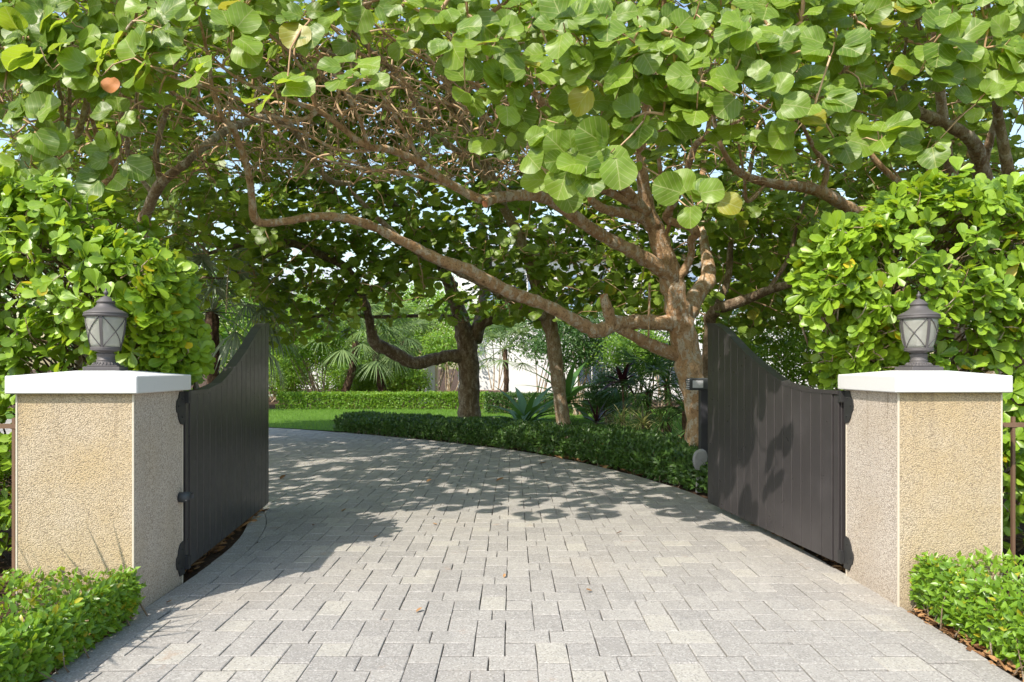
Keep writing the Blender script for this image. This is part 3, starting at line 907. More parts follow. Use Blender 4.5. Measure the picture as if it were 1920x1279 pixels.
def box_pts(x0, x1, y0, y1, h, n, inner, inner_side):
    P_, N_ = [], []
    k = int(n * .6); x = R.uniform(x0, x1, k); y = R.uniform(y0, y1, k)
    z = h(x, y) - R.exponential(.035, k) + .012 * bumpy(x, y, 6); P_.append(np.c_[x, y, z]); N_.append(np.tile([0, -.15, 1.], (k, 1)))
    k = int(n * .4); y = R.uniform(y0, y1, k); z = R.uniform(0, 1, k) * h(np.full(k, inner), y)
    hh = h(np.full(k, inner), y)
    x = inner + inner_side * (R.exponential(.035, k) - .05 * np.sin(np.clip(z / hh, 0, 1) * 3.1) - .01 * bumpy(y, z, 7)); P_.append(np.c_[x, y, z]); N_.append(np.tile([-inner_side, -.2, .4], (k, 1)))
    return np.concatenate(P_), np.concatenate(N_)


hl = lambda x, y: .285 + .02 * bumpy(x, y, 2)
p, nn = box_pts(-4.6, -2.24, 1.6, 4.09, hl, 15000, -2.27, -1)
sel = p[:, 1] < 4.09
low_hedge('low_hedge', 'low clipped green hedge in front of the sensor pillar', p[sel], nn[sel], .052, T_ELL2, 'boxleaf', (-3.2, 3, -.03), 'low hedges in front of the pillars', 120, 300)
hr = lambda x, y: .345 + .02 * bumpy(x, y, 2)
p, nn = box_pts(2.50, 4.9, 1.6, 4.25, hr, 15000, 2.53, 1)
low_hedge('low_hedge', 'low clipped bright hedge in front of the ochre pillar', p, nn, .052, T_ELL2, 'boxleaf', (3.4, 3, -.03), 'low hedges in front of the pillars', 120, 300)

# hedges in the garden
RH = RE[(RE[:, 1] > 7.3) & (RE[:, 0] > -4.35)]
s = np.r_[0, np.cumsum(np.linalg.norm(np.diff(RH, axis=0), axis=1))]
n = 30000; u = R.uniform(0, s[-1], n); bx = np.interp(u, s, RH[:, 0]); by = np.interp(u, s, RH[:, 1])
e = .05; tx = np.interp(u + e, s, RH[:, 0]) - np.interp(u - e, s, RH[:, 0]); ty = np.interp(u + e, s, RH[:, 1]) - np.interp(u - e, s, RH[:, 1])
tt = unit(np.c_[tx, ty]); out = np.c_[tt[:, 1], -tt[:, 0]]
wid = np.interp(u, [0, s[-1] * .5, s[-1]], [1.5, 1.9, 1.3])
front = R.uniform(size=n) < .3
d = np.where(front, .12 + R.exponential(.05, n), R.uniform(.12, 1, n) * wid)
hh = (.36 + .05 * bumpy(bx, by, 1.4)) * np.where(d < .3, .75 + .25 * (d - .1) / .2, 1)
z = np.where(front, R.uniform(0, .95, n) * hh, hh - R.exponential(.04, n))
pos = np.c_[bx + out[:, 0] * d, by + out[:, 1] * d, z]
nrm = np.where(front[:, None], np.c_[-out, np.full(n, .5)], [0, 0, 1.])
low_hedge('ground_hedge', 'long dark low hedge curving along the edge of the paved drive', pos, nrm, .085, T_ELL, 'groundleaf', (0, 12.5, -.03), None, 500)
n = 16000; x = R.uniform(-8.6, -.9, n); fr = R.uniform(size=n) < .4
y = np.where(fr, 24.9 + R.exponential(.06, n), R.uniform(24.9, 25.9, n)); z = np.where(fr, R.uniform(0, .55, n), .55 + .05 * bumpy(x, y, 3) - R.exponential(.05, n))
low_hedge('border_hedge', 'sunlit low clipped hedge at the back of the lawn', np.c_[x, y, z], np.where(fr[:, None], [0, -1, .3], [0, 0, 1.]), .10, T_ELL, 'garden', (-5, 25.4, -.03), None, 200)
n = 9000; x = R.uniform(-.9, 4.5, n); fr = R.uniform(size=n) < .5
y = np.where(fr, 22.6 + R.exponential(.06, n), R.uniform(22.6, 23.6, n)); z = np.where(fr, R.uniform(0, .6, n), .6 + .05 * bumpy(x, y, 3) - R.exponential(.05, n))
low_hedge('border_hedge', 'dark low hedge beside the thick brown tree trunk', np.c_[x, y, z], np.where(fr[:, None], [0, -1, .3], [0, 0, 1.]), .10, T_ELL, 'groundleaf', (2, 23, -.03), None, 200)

# ------------------------------------------------------------------ sea grape trees: limbs drawn as (px, py, depth, width in px)
TREES = {}


def tree(key, label, bark_, limbs, cuts=()):
    p0 = limbs[0][0]; b0 = P(*p0[:3]); base = np.array([b0[0], b0[1], -.05])
    t = thing('sea_grape_tree', base, label, 'tree', 'sea grape trees over the drive')
    nodes = []; dirs_ = []; rads = []
    for j, lm in enumerate(limbs):
        pts = np.array([P(a, b_, Y) for a, b_, Y, w_ in lm]); rad = np.array([w_ / 2 / F * Y * .93 for a, b_, Y, w_ in lm])
        if j == 0:
            if pts[0, 2] > .1:
                pts = np.vstack([[pts[0, 0], pts[0, 1], -.05], [pts[0, 0], pts[0, 1], pts[0, 2] * .5], pts]); rad = np.r_[rad[0] * 1.35, rad[0] * 1.05, rad]
            else:
                pts[0, 2] = -.05; rad[0] *= 1.25
        q = spline(np.c_[pts, rad], 5); c, r = q[:, :3], np.maximum(q[:, 3], .004)
        jit = np.cumsum(R.normal(0, .10, c.shape), 0); jit -= np.linspace(0, 1, len(c))[:, None] * jit[-1]
        c = c + jit * r[:, None] * .30
        r = r * (1 + .05 * np.sin(np.arange(len(r)) * 1.9 + j) + R.normal(0, .035, len(r)))
        V, Fs = tube(c, r, 14 if r.max() > .06 else 8, True, .04)
        obj('trunk' if j == 0 else 'limb', V, Fs, bark_, t, None, True)
        # stubs and knots
        if j in cuts:
            V, Fs = tube([c[-1], c[-1] + unit(c[-1] - c[-2]) * .004], [r[-1] * .9, r[-1] * .8], 10); obj('cut_end', V, Fs, 'cut', t)
        else:
            nodes.append(c[len(c) // 3:] if j == 0 else c[2:]); rads.append(r[len(c) // 3:] if j == 0 else r[2:])
    TREES[key] = dict(o=t, nodes=np.concatenate(nodes), base=base, tips=[], leafy=[], dirs=[], size=[])
    return t


tree('C', 'pale tan sea grape tree with forked limbs beside the dappled gate leaf', 'bark', [
    [(1318, 885, 10, 64), (1312, 800, 10, 52), (1301, 730, 10, 50), (1288, 670, 10, 55), (1278, 610, 9.95, 53), (1268, 560, 9.9, 50), (1255, 500, 9.8, 46), (1235, 440, 9.7, 38), (1214, 390, 9.6, 32), (1203, 311, 9.3, 21), (1205, 240, 8.9, 17), (1222, 150, 8.3, 14), (1240, 60, 7.8, 12), (1250, -80, 7.4, 8)],
    [(1262, 520, 9.8, 34), (1225, 492, 9.6, 30), (1184, 469, 9.4, 27), (1140, 445, 9.2, 25), (1090, 413, 8.9, 24), (1034, 375, 8.5, 23), (989, 364, 8.2, 22), (940, 368, 7.9, 22), (903, 372, 7.7, 19), (870, 357, 7.6, 17), (835, 338, 7.4, 16), (790, 304, 7.2, 15), (726, 278, 6.9, 14), (689, 274, 6.7, 13), (640, 238, 6.5, 12), (596, 207, 6.3, 11), (540, 188, 6.0, 8), (450, 150, 5.7, 6), (380, 90, 5.3, 5)],
    [(945, 367, 7.9, 18), (925, 373, 7.75, 18), (909, 383, 7.65, 16)],
    [(596, 205, 6.3, 9), (588, 214, 6.25, 9), (560, 226, 6.1, 8), (525, 222, 6.0, 8), (470, 195, 5.8, 8), (398, 165, 5.5, 7), (312, 139, 5.2, 6), (250, 100, 5.0, 4)],
    [(592, 210, 6.3, 9), (588, 185, 6.2, 9), (570, 140, 6.0, 8), (545, 100, 5.8, 7), (500, 60, 5.5, 6), (450, 0, 5.2, 5)],
    [(690, 274, 6.7, 9), (676, 230, 6.5, 8), (640, 160, 6.2, 8), (610, 115, 6.0, 7), (570, 60, 5.7, 6), (540, -20, 5.4, 5)],
    [(1212, 398, 9.55, 28), (1195, 383, 9.4, 26), (1158, 338, 9.0, 23), (1128, 311, 8.7, 22), (1064, 263, 8.2, 19), (1030, 210, 7.8, 16), (978, 146, 7.2, 12), (930, 80, 6.7, 9), (900, 0, 6.2, 7)],
    [(1205, 392, 9.5, 20), (1150, 365, 9.1, 17), (1090, 338, 8.7, 15), (1040, 300, 8.3, 11), (1000, 270, 7.9, 8), (940, 240, 7.5, 6), (840, 170, 6.9, 5)],
    [(1228, 425, 9.65, 26), (1203, 409, 9.5, 24), (1170, 400, 9.3, 22), (1135, 394, 9.1, 20), (1118, 384, 9.0, 17), (1106, 372, 8.9, 15)],
    [(1268, 525, 9.8, 22), (1288, 497, 9.7, 17), (1297, 472, 9.65, 14), (1295, 452, 9.6, 16), (1304, 437, 9.5, 19), (1290, 423, 9.45, 18), (1265, 418, 9.4, 16), (1248, 408, 9.4, 15), (1264, 378, 9.2, 15), (1280, 340, 9.0, 14), (1302, 278, 8.5, 13), (1318, 262, 8.3, 12), (1345, 250, 8.1, 9), (1389, 225, 7.7, 7), (1440, 190, 7.2, 6), (1490, 120, 6.6, 5)],
    [(1283, 600, 10, 36), (1308, 552, 10.3, 36), (1330, 518, 10.6, 32), (1322, 460, 11, 18), (1315, 400, 11.3, 16), (1318, 330, 11.6, 13), (1330, 230, 12, 10), (1345, 130, 12.3, 8)],
    [(1270, 608, 9.95, 36), (1220, 603, 9.8, 30), (1175, 603, 9.7, 28), (1150, 607, 9.6, 30), (1120, 620, 9.5, 28), (1096, 610, 9.4, 26), (1060, 590, 9.2, 24), (1033, 575, 9.1, 24), (990, 560, 8.9, 25), (956, 547, 8.8, 26), (910, 524, 8.6, 25), (880, 507, 8.5, 24), (830, 490, 8.3, 22), (770, 460, 8.1, 20), (700, 425, 7.8, 18), (650, 410, 7.6, 17), (600, 405, 7.4, 16), (540, 414, 7.2, 15), (492, 417, 7.1, 16), (478, 405, 7.0, 15), (474, 370, 6.9, 14), (466, 320, 6.7, 14), (450, 270, 6.5, 13), (432, 233, 6.3, 13), (412, 224, 6.2, 10), (385, 215, 6.0, 9), (345, 190, 5.8, 7), (300, 150, 5.4, 5)],
    [(418, 226, 6.2, 11), (406, 192, 6.1, 11), (397, 165, 6.0, 10), (392, 120, 5.8, 8), (380, 60, 5.5, 6), (360, -20, 5.2, 4)],
    [(1148, 608, 9.55, 24), (1138, 578, 9.4, 22), (1131, 553, 9.35, 16)],
    [(1280, 668, 10, 30), (1240, 655, 9.9, 26), (1205, 638, 9.8, 24), (1160, 614, 9.65, 22), (1140, 605, 9.6, 14)],
    [(1218, 530, 9.7, 5), (1217, 580, 9.6, 5), (1216, 634, 9.6, 4)],
    [(1000, 270, 7.9, 8), (900, 215, 7.3, 7), (800, 180, 6.9, 6.5), (700, 120, 6.5, 6), (600, 30, 6.1, 5)],
    [(1064, 263, 8.2, 9), (960, 200, 7.6, 8), (860, 140, 7.2, 7), (760, 90, 6.8, 6), (660, 10, 6.4, 5)],
    [(726, 278, 6.9, 8), (640, 282, 6.6, 7), (560, 245, 6.3, 6), (460, 215, 6.0, 5), (380, 150, 5.7, 4)],
    [(870, 357, 7.6, 8), (780, 330, 7.3, 7), (700, 318, 7.1, 6), (610, 300, 6.9, 5), (530, 260, 6.6, 4)],
    [(790, 304, 7.2, 8), (740, 215, 6.8, 7), (700, 150, 6.5, 6), (690, 60, 6.2, 5)],
    [(1246, 450, 9.7, 9), (1258, 400, 9.4, 9), (1240, 330, 9.0, 9), (1235, 250, 8.6, 9), (1250, 160, 8, 8), (1290, 60, 7.3, 6)],
], (2, 8, 13))
tree('G', 'dark leaning sea grape stem close behind the dappled gate leaf', 'bark_dark', [
    [(1322, 720, 11.5, 24), (1330, 620, 11.3, 22), (1338, 585, 11, 24), (1400, 560, 10.6, 20), (1450, 540, 10.2, 17), (1500, 525, 9.8, 14), (1560, 490, 9.4, 10)],
    [(1338, 588, 11, 16), (1365, 520, 11.2, 14), (1372, 440, 11.4, 11), (1400, 350, 11.6, 9), (1420, 240, 11.8, 7)],
    [(1440, 545, 10.3, 9), (1480, 480, 10.2, 8), (1500, 400, 10.1, 7), (1540, 300, 10, 6)],
])
tree('B', 'slender brown sea grape tree leaning over the dark curving hedge', 'bark_grey', [
    [(1064, 835, 13.6, 36), (1056, 800, 13.6, 31), (1045, 720, 13.6, 28), (1035, 640, 13.6, 28), (1020, 585, 13.5, 30), (1003, 535, 13.4, 25), (990, 490, 13.3, 23), (970, 440, 13.1, 21), (945, 390, 12.8, 21), (920, 330, 12.3, 19), (900, 290, 11.9, 17), (870, 235, 11.4, 14), (845, 180, 10.8, 12), (830, 130, 10.2, 10), (815, 40, 9.5, 8)],
    [(1022, 590, 13.5, 30), (985, 570, 13.3, 28), (940, 545, 13.0, 25), (890, 520, 12.6, 22), (830, 492, 12.2, 18), (780, 470, 11.9, 14), (720, 420, 11.4, 10), (660, 360, 10.8, 8)],
    [(940, 382, 12.7, 17), (929, 356, 12.5, 16), (873, 296, 11.7, 14), (809, 248, 11, 13), (783, 199, 10.4, 12), (734, 131, 9.6, 10), (690, 90, 9.0, 8), (630, 20, 8.3, 6)],
    [(809, 248, 11, 9), (720, 200, 10, 8), (640, 170, 9.2, 7), (540, 90, 8.4, 6), (450, 20, 7.6, 5)],
    [(734, 131, 9.6, 8), (640, 110, 8.8, 7), (560, 60, 8, 6), (480, -10, 7.2, 5)],
    [(862, 228, 11.3, 9), (840, 195, 10.9, 9), (842, 150, 10.5, 8), (850, 80, 10, 7)],
    [(905, 300, 12, 10), (902, 240, 11.8, 11), (905, 190, 11.6, 11), (890, 120, 11.2, 8), (930, 60, 10.8, 6)],
])
tree('A', 'thick dark sea grape trunk with a bent low limb beyond the curving hedge', 'bark_dark', [
    [(884, 830, 16.5, 50), (882, 760, 16.5, 43), (882, 690, 16.4, 41), (880, 640, 16.3, 41), (868, 600, 16.2, 34), (850, 550, 16, 27), (835, 510, 15.7, 23), (805, 470, 15.3, 20), (765, 420, 14.8, 18), (735, 380, 14.4, 13), (700, 330, 13.8, 10), (660, 250, 13, 8)],
    [(882, 668, 16.4, 30), (845, 666, 16.2, 25), (810, 674, 16, 27), (775, 680, 15.8, 25), (740, 661, 15.6, 26), (706, 644, 15.4, 26), (697, 620, 15.3, 20), (690, 590, 15.2, 18), (680, 560, 15, 16), (665, 525, 14.8, 16), (640, 495, 14.6, 16), (590, 475, 14.2, 17), (550, 457, 13.9, 15), (500, 450, 13.5, 12), (440, 462, 13, 9), (390, 475, 12.6, 6)],
    [(888, 632, 16.3, 28), (905, 604, 16.2, 24), (950, 592, 16, 20), (990, 585, 15.9, 14), (1060, 560, 15.8, 10), (1120, 520, 15.6, 8)],
    [(866, 594, 16.1, 9), (790, 592, 15.6, 7), (700, 594, 15.3, 7), (620, 590, 15, 7), (560, 600, 14.8, 5)],
    [(855, 535, 15.9, 15), (820, 520, 15.6, 13), (760, 517, 15.4, 13), (700, 540, 15.2, 14), (660, 552, 15.1, 15), (620, 575, 14.9, 12), (590, 595, 14.8, 9), (520, 605, 14.6, 6)],
    [(892, 640, 16.5, 26), (905, 560, 17, 19), (916, 490, 17, 15), (902, 410, 16.8, 13), (885, 330, 16.4, 10), (880, 200, 15.8, 8)],
    [(545, 458, 13.9, 9), (480, 490, 13.4, 6), (430, 520, 13, 5), (380, 520, 12.6, 4)],
])
tree('E1', 'upright brown sea grape trunk rising behind the lantern on the sensor pillar', 'bark', [
    [(200, 560, 7.5, 30), (200, 430, 7.5, 27), (198, 380, 7.4, 26), (205, 330, 7.2, 20), (225, 250, 6.9, 15), (235, 180, 6.6, 13), (245, 100, 6.2, 10), (260, -20, 5.8, 7)],
    [(200, 345, 7.3, 14), (180, 250, 7, 10), (150, 160, 6.6, 8), (100, 60, 6, 6)],
])
tree('E2', 'grey sea grape tree with a crooked cut limb behind the loose hedge shoots', 'bark_grey', [
    [(262, 560, 8.5, 27), (265, 440, 8.5, 25), (280, 390, 8.3, 20), (302, 345, 8.1, 20), (345, 310, 8.0, 16), (400, 262, 8.4, 15), (445, 236, 9, 15), (502, 222, 9.6, 15), (546, 239, 10.2, 14), (583, 291, 10.8, 14), (618, 338, 11.3, 12), (660, 345, 11.7, 9)],
    [(302, 345, 8.1, 13), (292, 290, 8, 13), (305, 230, 7.8, 12), (318, 190, 7.6, 11), (335, 100, 7, 8), (360, 0, 6.4, 6)],
    [(290, 370, 8.2, 10), (240, 290, 8, 9), (255, 200, 7.6, 9), (265, 150, 7.3, 8), (290, 40, 6.8, 6)],
])
tree('E3', 'pale sea grape stems forking above the hedge at the far left', 'bark_grey', [
    [(150, 560, 6.6, 24), (120, 420, 6.5, 20), (96, 300, 6.3, 16), (122, 260, 6.2, 15), (145, 250, 6.1, 13), (160, 200, 5.9, 13), (172, 150, 5.7, 12), (180, 110, 5.5, 11), (215, 85, 5.2, 8), (250, 40, 5, 6)],
    [(112, 262, 6.2, 9), (116, 220, 6.1, 8), (108, 150, 5.9, 7), (90, 60, 5.5, 5)],
    [(124, 258, 6.2, 9), (130, 200, 6.1, 7), (130, 140, 5.9, 7), (140, 40, 5.5, 5)],
    [(100, 310, 6.3, 12), (76, 230, 6.1, 11), (60, 160, 5.8, 9), (20, 70, 5.4, 6)],
])
tree('D1', 'sea grape tree with a long straight branch reaching left above the bright hedge', 'bark_grey', [
    [(1850, 560, 8, 42), (1850, 380, 8, 36), (1842, 310, 7.8, 33), (1820, 258, 7.6, 25), (1760, 225, 7.4, 23), (1700, 198, 7.2, 22), (1650, 172, 7.0, 20), (1607, 148, 6.8, 16), (1560, 110, 6.4, 11), (1510, 50, 6, 8), (1480, -20, 5.6, 6)],
    [(1842, 310, 7.8, 20), (1862, 245, 7.6, 14), (1880, 190, 7.4, 11), (1915, 150, 7.1, 8), (1960, 80, 6.7, 6)],
    [(1705, 200, 7.2, 9), (1690, 140, 6.8, 8), (1700, 60, 6.3, 6), (1680, -20, 5.9, 5)],
])
tree('D2', 'straight grey sea grape trunk crossed by the long straight branch', 'bark_grey', [
    [(1800, 560, 9, 26), (1792, 370, 9, 23), (1775, 290, 8.8, 20), (1765, 200, 8.6, 18), (1755, 100, 8.3, 16), (1745, 0, 8, 13), (1735, -120, 7.7, 9)],
    [(1757, 120, 8.3, 10), (1720, 40, 8, 8), (1690, -60, 7.6, 6)],
])
tree('D3', 'slim grey sea grape trunk at the far right above the bright hedge', 'bark_grey', [
    [(1910, 560, 7.5, 26), (1898, 370, 7.5, 24), (1885, 280, 7.4, 20), (1870, 200, 7.2, 16), (1858, 100, 7, 14), (1850, 0, 6.8, 11), (1840, -100, 6.6, 8)],
    [(1870, 210, 7.2, 9), (1900, 120, 6.8, 8), (1930, 20, 6.3, 6)],
])
tree('D4', 'low crooked sea grape limb arching out between the gate and the bright hedge', 'bark', [
    [(1690, 560, 9.6, 32), (1640, 420, 9.5, 28), (1600, 394, 9.4, 25), (1560, 370, 9.2, 25), (1520, 353, 9.1, 23), (1450, 345, 9.0, 19), (1392, 327, 8.9, 16), (1360, 290, 8.7, 11), (1340, 230, 8.5, 8), (1330, 130, 8.1, 6)],
    [(1542, 362, 9.15, 14), (1550, 312, 9, 11), (1528, 280, 8.8, 9), (1500, 220, 8.4, 7), (1480, 120, 7.8, 5)],
    [(1655, 440, 9.6, 16), (1715, 380, 10, 14), (1640, 300, 10, 12), (1600, 230, 9.8, 9), (1570, 120, 9.3, 7)],
    [(1435, 346, 9, 7), (1402, 378, 8.7, 7), (1395, 330, 8.4, 6), (1385, 270, 8.1, 5)],
])

# ---- shoot tips of the canopy
tipP, tipD, tipL, tipS = [], [], [], []


def addtips(p, d, leaves, size=.205):
    p = np.atleast_2d(p); n = len(p); tipP.append(p); tipD.append(unit(d + R.normal(0, .3, (n, 3))))
    tipL.append(np.full(n, leaves)); tipS.append(np.full(n, size))


FRONT = np.array([-.1, -.95, .30])
clusters = [(60, 225), (45, 290), (100, 280), (200, 285), (205, 335), (205, 300), (60, 60), (95, 95), (150, 80), (25, 110), (130, 30), (230, 45), (300, 30), (310, 75), (365, 150), (330, 120), (290, 170), (250, 125), (430, 40), (440, 60), (500, 140), (160, 145), (100, 130),
            (660, 115), (690, 130), (560, 20), (870, 30), (830, 60), (930, 135), (930, 70), (1000, 110), (1040, 110), (975, 190), (960, 180), (1060, 30), (1090, 70), (1150, 60), (1150, 120), (1100, 140), (1180, 205), (1215, 215), (1080, 310), (1050, 325), (1110, 300), (1150, 275), (1190, 290), (1230, 130), (1260, 60), (1250, 210), (1280, 190),
            (1330, 70), (1350, 165), (1310, 130), (1400, 30), (1420, 110), (1390, 170), (1360, 210), (1480, 60), (1480, 150), (1520, 195), (1490, 225), (1540, 170), (1590, 60), (1600, 120), (1560, 90), (1640, 40), (1600, 265), (1640, 250), (1570, 250), (1330, 375), (1300, 370), (1750, 70), (1780, 100), (1740, 130), (1860, 90), (1880, 130), (1830, 180), (1900, 60), (1850, 20), (1780, 20), (1450, 190), (1270, 120), (1180, 20), (1130, 20)]
for px, py in clusters:
    addtips(P(px, py, R.uniform(4.5, 5.1) + (.35 if px < 450 else .3 if px > 1560 else 0)) + R.normal(0, .03, 3), FRONT + [0, 0, .1], 6, .205)


def dens(px, py):
    if py < 0: return .6
    if px < 450: return .9 if py < 120 else (.22 if py < 230 and px < 330 else .015)
    if px < 800: return .13 if py < 45 else .02
    if px < 1560: return .9 if py < 190 else (.3 if py < 280 else .02)
    return .38 if py < 90 else (.14 if py < 210 else .03)


c = 0
while c < 900:
    px, py = R.uniform(-700, 2600), R.uniform(-900, 340)
    if R.uniform() > dens(min(max(px, 5), 1915), py): continue
    Yb = 4.75 + R.exponential(.45) + (.3 if px < 450 or px > 1560 else 0); z = CAM_H - (py - HY) / F * Yb; Yb += .35 * max(0, z - 4.3)
    addtips(P(px, py, 4.75)[None] * [1, 0, 1] + [0, Yb, 0] if py < 0 else P(px, py, Yb)[None], FRONT, 6, .185); c += 1
n = 2900; X = R.uniform(-9, 9.5, n); Y = R.uniform(5.2, 15.5, n); kp = (bumpy(X, Y, .9) + R.normal(0, .15, n) > np.where((Y < 11) & (X > -3.2) & (X < 1.4), .05, -.5)); X = X[kp]; Y = Y[kp]; n = len(X)
zt = 5.6 + 2.6 * np.clip((Y - 5) / 4, 0, 1) ** .7 - 1.6 * np.clip((Y - 12.5) / 3.5, 0, 1) ** 2 + .5 * bumpy(X, Y, .7) - R.exponential(.45, n)
addtips(np.c_[X, Y, zt], np.array([0, -.2, 1.]), 6, .205)
n = 3000; X = R.uniform(-9.5, 10, n); Z = R.uniform(2.9, 8.6, n) + .35 * bumpy(X, X * 0, 1.1)
keep = R.uniform(size=n) < np.where((X > -5) & (X < 2), np.where(Z < 3.6, .25, .9), .9)
Y = 15.2 + .4 * bumpy(X, Z, .9) - .25 * np.clip(Z - 5, 0, 3) - R.exponential(.5, n)
addtips(np.c_[X, Y, Z][keep], np.array([0, .2, .8]), 6, .2)
for (x0, x1, y0, y1, d0, d1, n) in ((440, 900, 400, 600, 12.5, 15.5, 90), (480, 660, 520, 640, 13, 15, 55), (930, 1250, 440, 590, 11, 14.5, 100), (1330, 1560, 380, 610, 10.5, 13.5, 130), (330, 520, 300, 560, 10.5, 13.5, 50), (620, 760, 430, 560, 13, 15, 30),
                                   (1560, 1900, 150, 420, 10.5, 13.5, 110), (240, 430, 250, 480, 9.5, 12.5, 40), (380, 800, 260, 420, 10.5, 13.5, 45), (800, 1200, 230, 430, 10, 13, 45), (1300, 1550, 240, 420, 9, 12, 60), (0, 330, 130, 400, 8.5, 11.5, 70), (890, 1300, 330, 600, 12.5, 15.5, 260), (420, 900, 330, 560, 13, 15.5, 150), (1300, 1560, 380, 640, 12, 15, 120), (330, 1000, 40, 330, 12.5, 15, 230), (1200, 1900, 120, 400, 11.5, 14.5, 170), (0, 400, 60, 400, 11, 14.5, 170), (430, 900, -20, 300, 12, 15, 200), (1750, 2150, 0, 420, 8.5, 13, 140), (-250, 120, 0, 400, 8.5, 13, 120)):
    n = int(n * 1.4)
    px = R.uniform(x0, x1, n); py = R.uniform(y0, y1, n); Y = R.uniform(d0, d1, n)
    addtips(np.stack([P(a, b_, c_) for a, b_, c_ in zip(px, py, Y)]), np.array([0, -.3, .5]), 5, .19)
# bare inner twigs
n = 6400; X = R.normal(-1.6, 2.3, n); Y = 5.8 + R.uniform(0, 1, n) * 7; Z = 2.9 + .12 * (Y - 5) + R.exponential(1.2, n)
ok = (Z < 7.5) & (Z > CAM_H + np.where(Y < 7.5, .36, .28) * Y)
addtips(np.c_[X, Y, Z][ok], np.array([-.3, -.6, .5]), 0)
tipP = np.concatenate(tipP); tipD = np.concatenate(tipD); tipL = np.concatenate(tipL); tipS = np.concatenate(tipS)

# each shoot belongs to the tree whose limb is nearest
keys = list(TREES); alln = np.concatenate([TREES[k_]['nodes'] for k_ in keys]); own = np.concatenate([np.full(len(TREES[k_]['nodes']), i) for i, k_ in enumerate(keys)])
near = np.empty(len(tipP), int); nd = np.empty(len(tipP))
for a in range(0, len(tipP), 400):
    D = np.linalg.norm(tipP[a:a + 400, None] - alln[None], axis=2); j = D.argmin(1); near[a:a + 400] = own[j]; nd[a:a + 400] = D.min(1)
for i, k_ in enumerate(keys):
    T = TREES[k_]; idx = np.where(near == i)[0]
    if len(idx) == 0: continue
    idx = idx[np.argsort(nd[idx])]
    cap = len(T['nodes']) + len(idx) * 4; nodes = np.empty((cap, 3)); m = len(T['nodes']); nodes[:m] = T['nodes']
    ownr = np.full(cap, -1); par = []; paths = []
    for q, ti in enumerate(idx):
        p = tipP[ti]; d = nodes[:m] - p; dd = np.einsum('ij,ij->i', d, d); j = dd.argmin(); a = nodes[j]; L = math.sqrt(dd[j])
        mid = (a + p) / 2 + R.normal(0, .045, 3) * L + np.array([0, 0, -.05 * L])
        end = p - tipD[ti] * min(.25, L * .35)
        path = spline([a, mid, end, p], 2 if L < .8 else 3); paths.append(path); par.append(ownr[j])
        pick = path[[len(path) // 3, len(path) // 2, 2 * len(path) // 3, -2]]
        nodes[m:m + 4] = pick; ownr[m:m + 4] = q; m += 4
    cnt = np.ones(len(idx))
    for q in range(len(idx) - 1, -1, -1):
        if par[q] >= 0: cnt[par[q]] += cnt[q]
    b = B(); VV = []
    for q, path in enumerate(paths):
        rb = min(.0044 * cnt[q] ** .42 + .0012, .03); Y = path[:, 1].mean()
        b.tube(path, np.linspace(rb, .0042, len(path)), 5 if Y < 8 else 3, False)
    if paths: b.obj('twigs', 'twig', T['o'], True, True, 'stuff')
    lf = idx[tipL[idx] > 0]
    ps, ys, ns, ss = [], [], [], []
    for L in np.unique(tipL[lf]):
        s_ = lf[tipL[lf] == L]
        a1, b1, c1, d1 = rosettes(tipP[s_], tipD[s_], int(L), 1.0, 1.05, True)
        ps.append(a1); ys.append(b1); ns.append(c1); ss.append(d1 * np.tile(tipS[s_], int(L)))
    if ps:
        ps, ys, ns, ss = map(np.concatenate, (ps, ys, ns, ss))
        ps = ps + ys * .05
        split_leaves(T_NEAR, T_MID, 'grape', ps, ys, ns, ss, 'grape', 'grape', T['o'])
o = thing('orange_leaf', P(208, 150, 4.9), 'single dry orange round leaf hanging under the branches', 'leaf')
leaf_objects(T_NEAR, 'dry', np.array([P(208, 143, 4.9)]), np.array([[0, 0, -1.]]), np.array([[.1, -1, .1]]), np.array([.12]), 'dry_leaf', o, 'blade')


# ------------------------------------------------------------------ garden plants
def shrub(name, label, base, cen, rad, n, size, mat, stems=8, group=None, cat='shrub', tpl=T_ELL, barkm='bark_grey', lump=.25):
    base = np.array(base, float); cen = np.array(cen, float); rad = np.array(rad, float)
    n = int(n * 2.6)
    t = thing(name, base, label, cat, group)
    d = rdir(n); rr = R.uniform(.25, 1, n) ** .4; lum = 1 + lump * np.sin(5 * d[:, 0] + 3 * d[:, 2] + base[0]) * np.cos(4 * d[:, 1] + 2 * d[:, 2]) + lump * .6 * np.sin(11 * d[:, 0] - 9 * d[:, 2])
    k_ = max(12, n // 22); cl = rdir(k_) * (R.uniform(.35, 1, k_) ** .4)[:, None]
    own_ = R.integers(k_, size=n); pos = cen + rad * (cl[own_] * .85 + R.normal(0, .13, (n, 3))) * lum[:, None]
    nn = unit(unit(pos - cen) + .6 * SUNV + R.normal(0, .4, (n, 3))); y = unit(R.normal(0, 1, (n, 3)) + unit(pos - cen) * .5)
    scat_obj('crown', tpl, pos, y, nn, size * R.uniform(.6, 1.2, n), mat, t)
    for _ in range(stems):
        e = cen + rad * rdir(1)[0] * .6; b0 = base + [R.normal(0, .12), R.normal(0, .12), -.02]
        mid = b0 * .55 + e * .45 + R.normal(0, .12, 3); b = B(); L = spline([b0, mid, e], 4); r0 = R.uniform(.022, .045)
        b.tube(L, np.linspace(r0, .01, len(L)), 6, False); b.obj('stem', barkm, t, True, True)
    return t


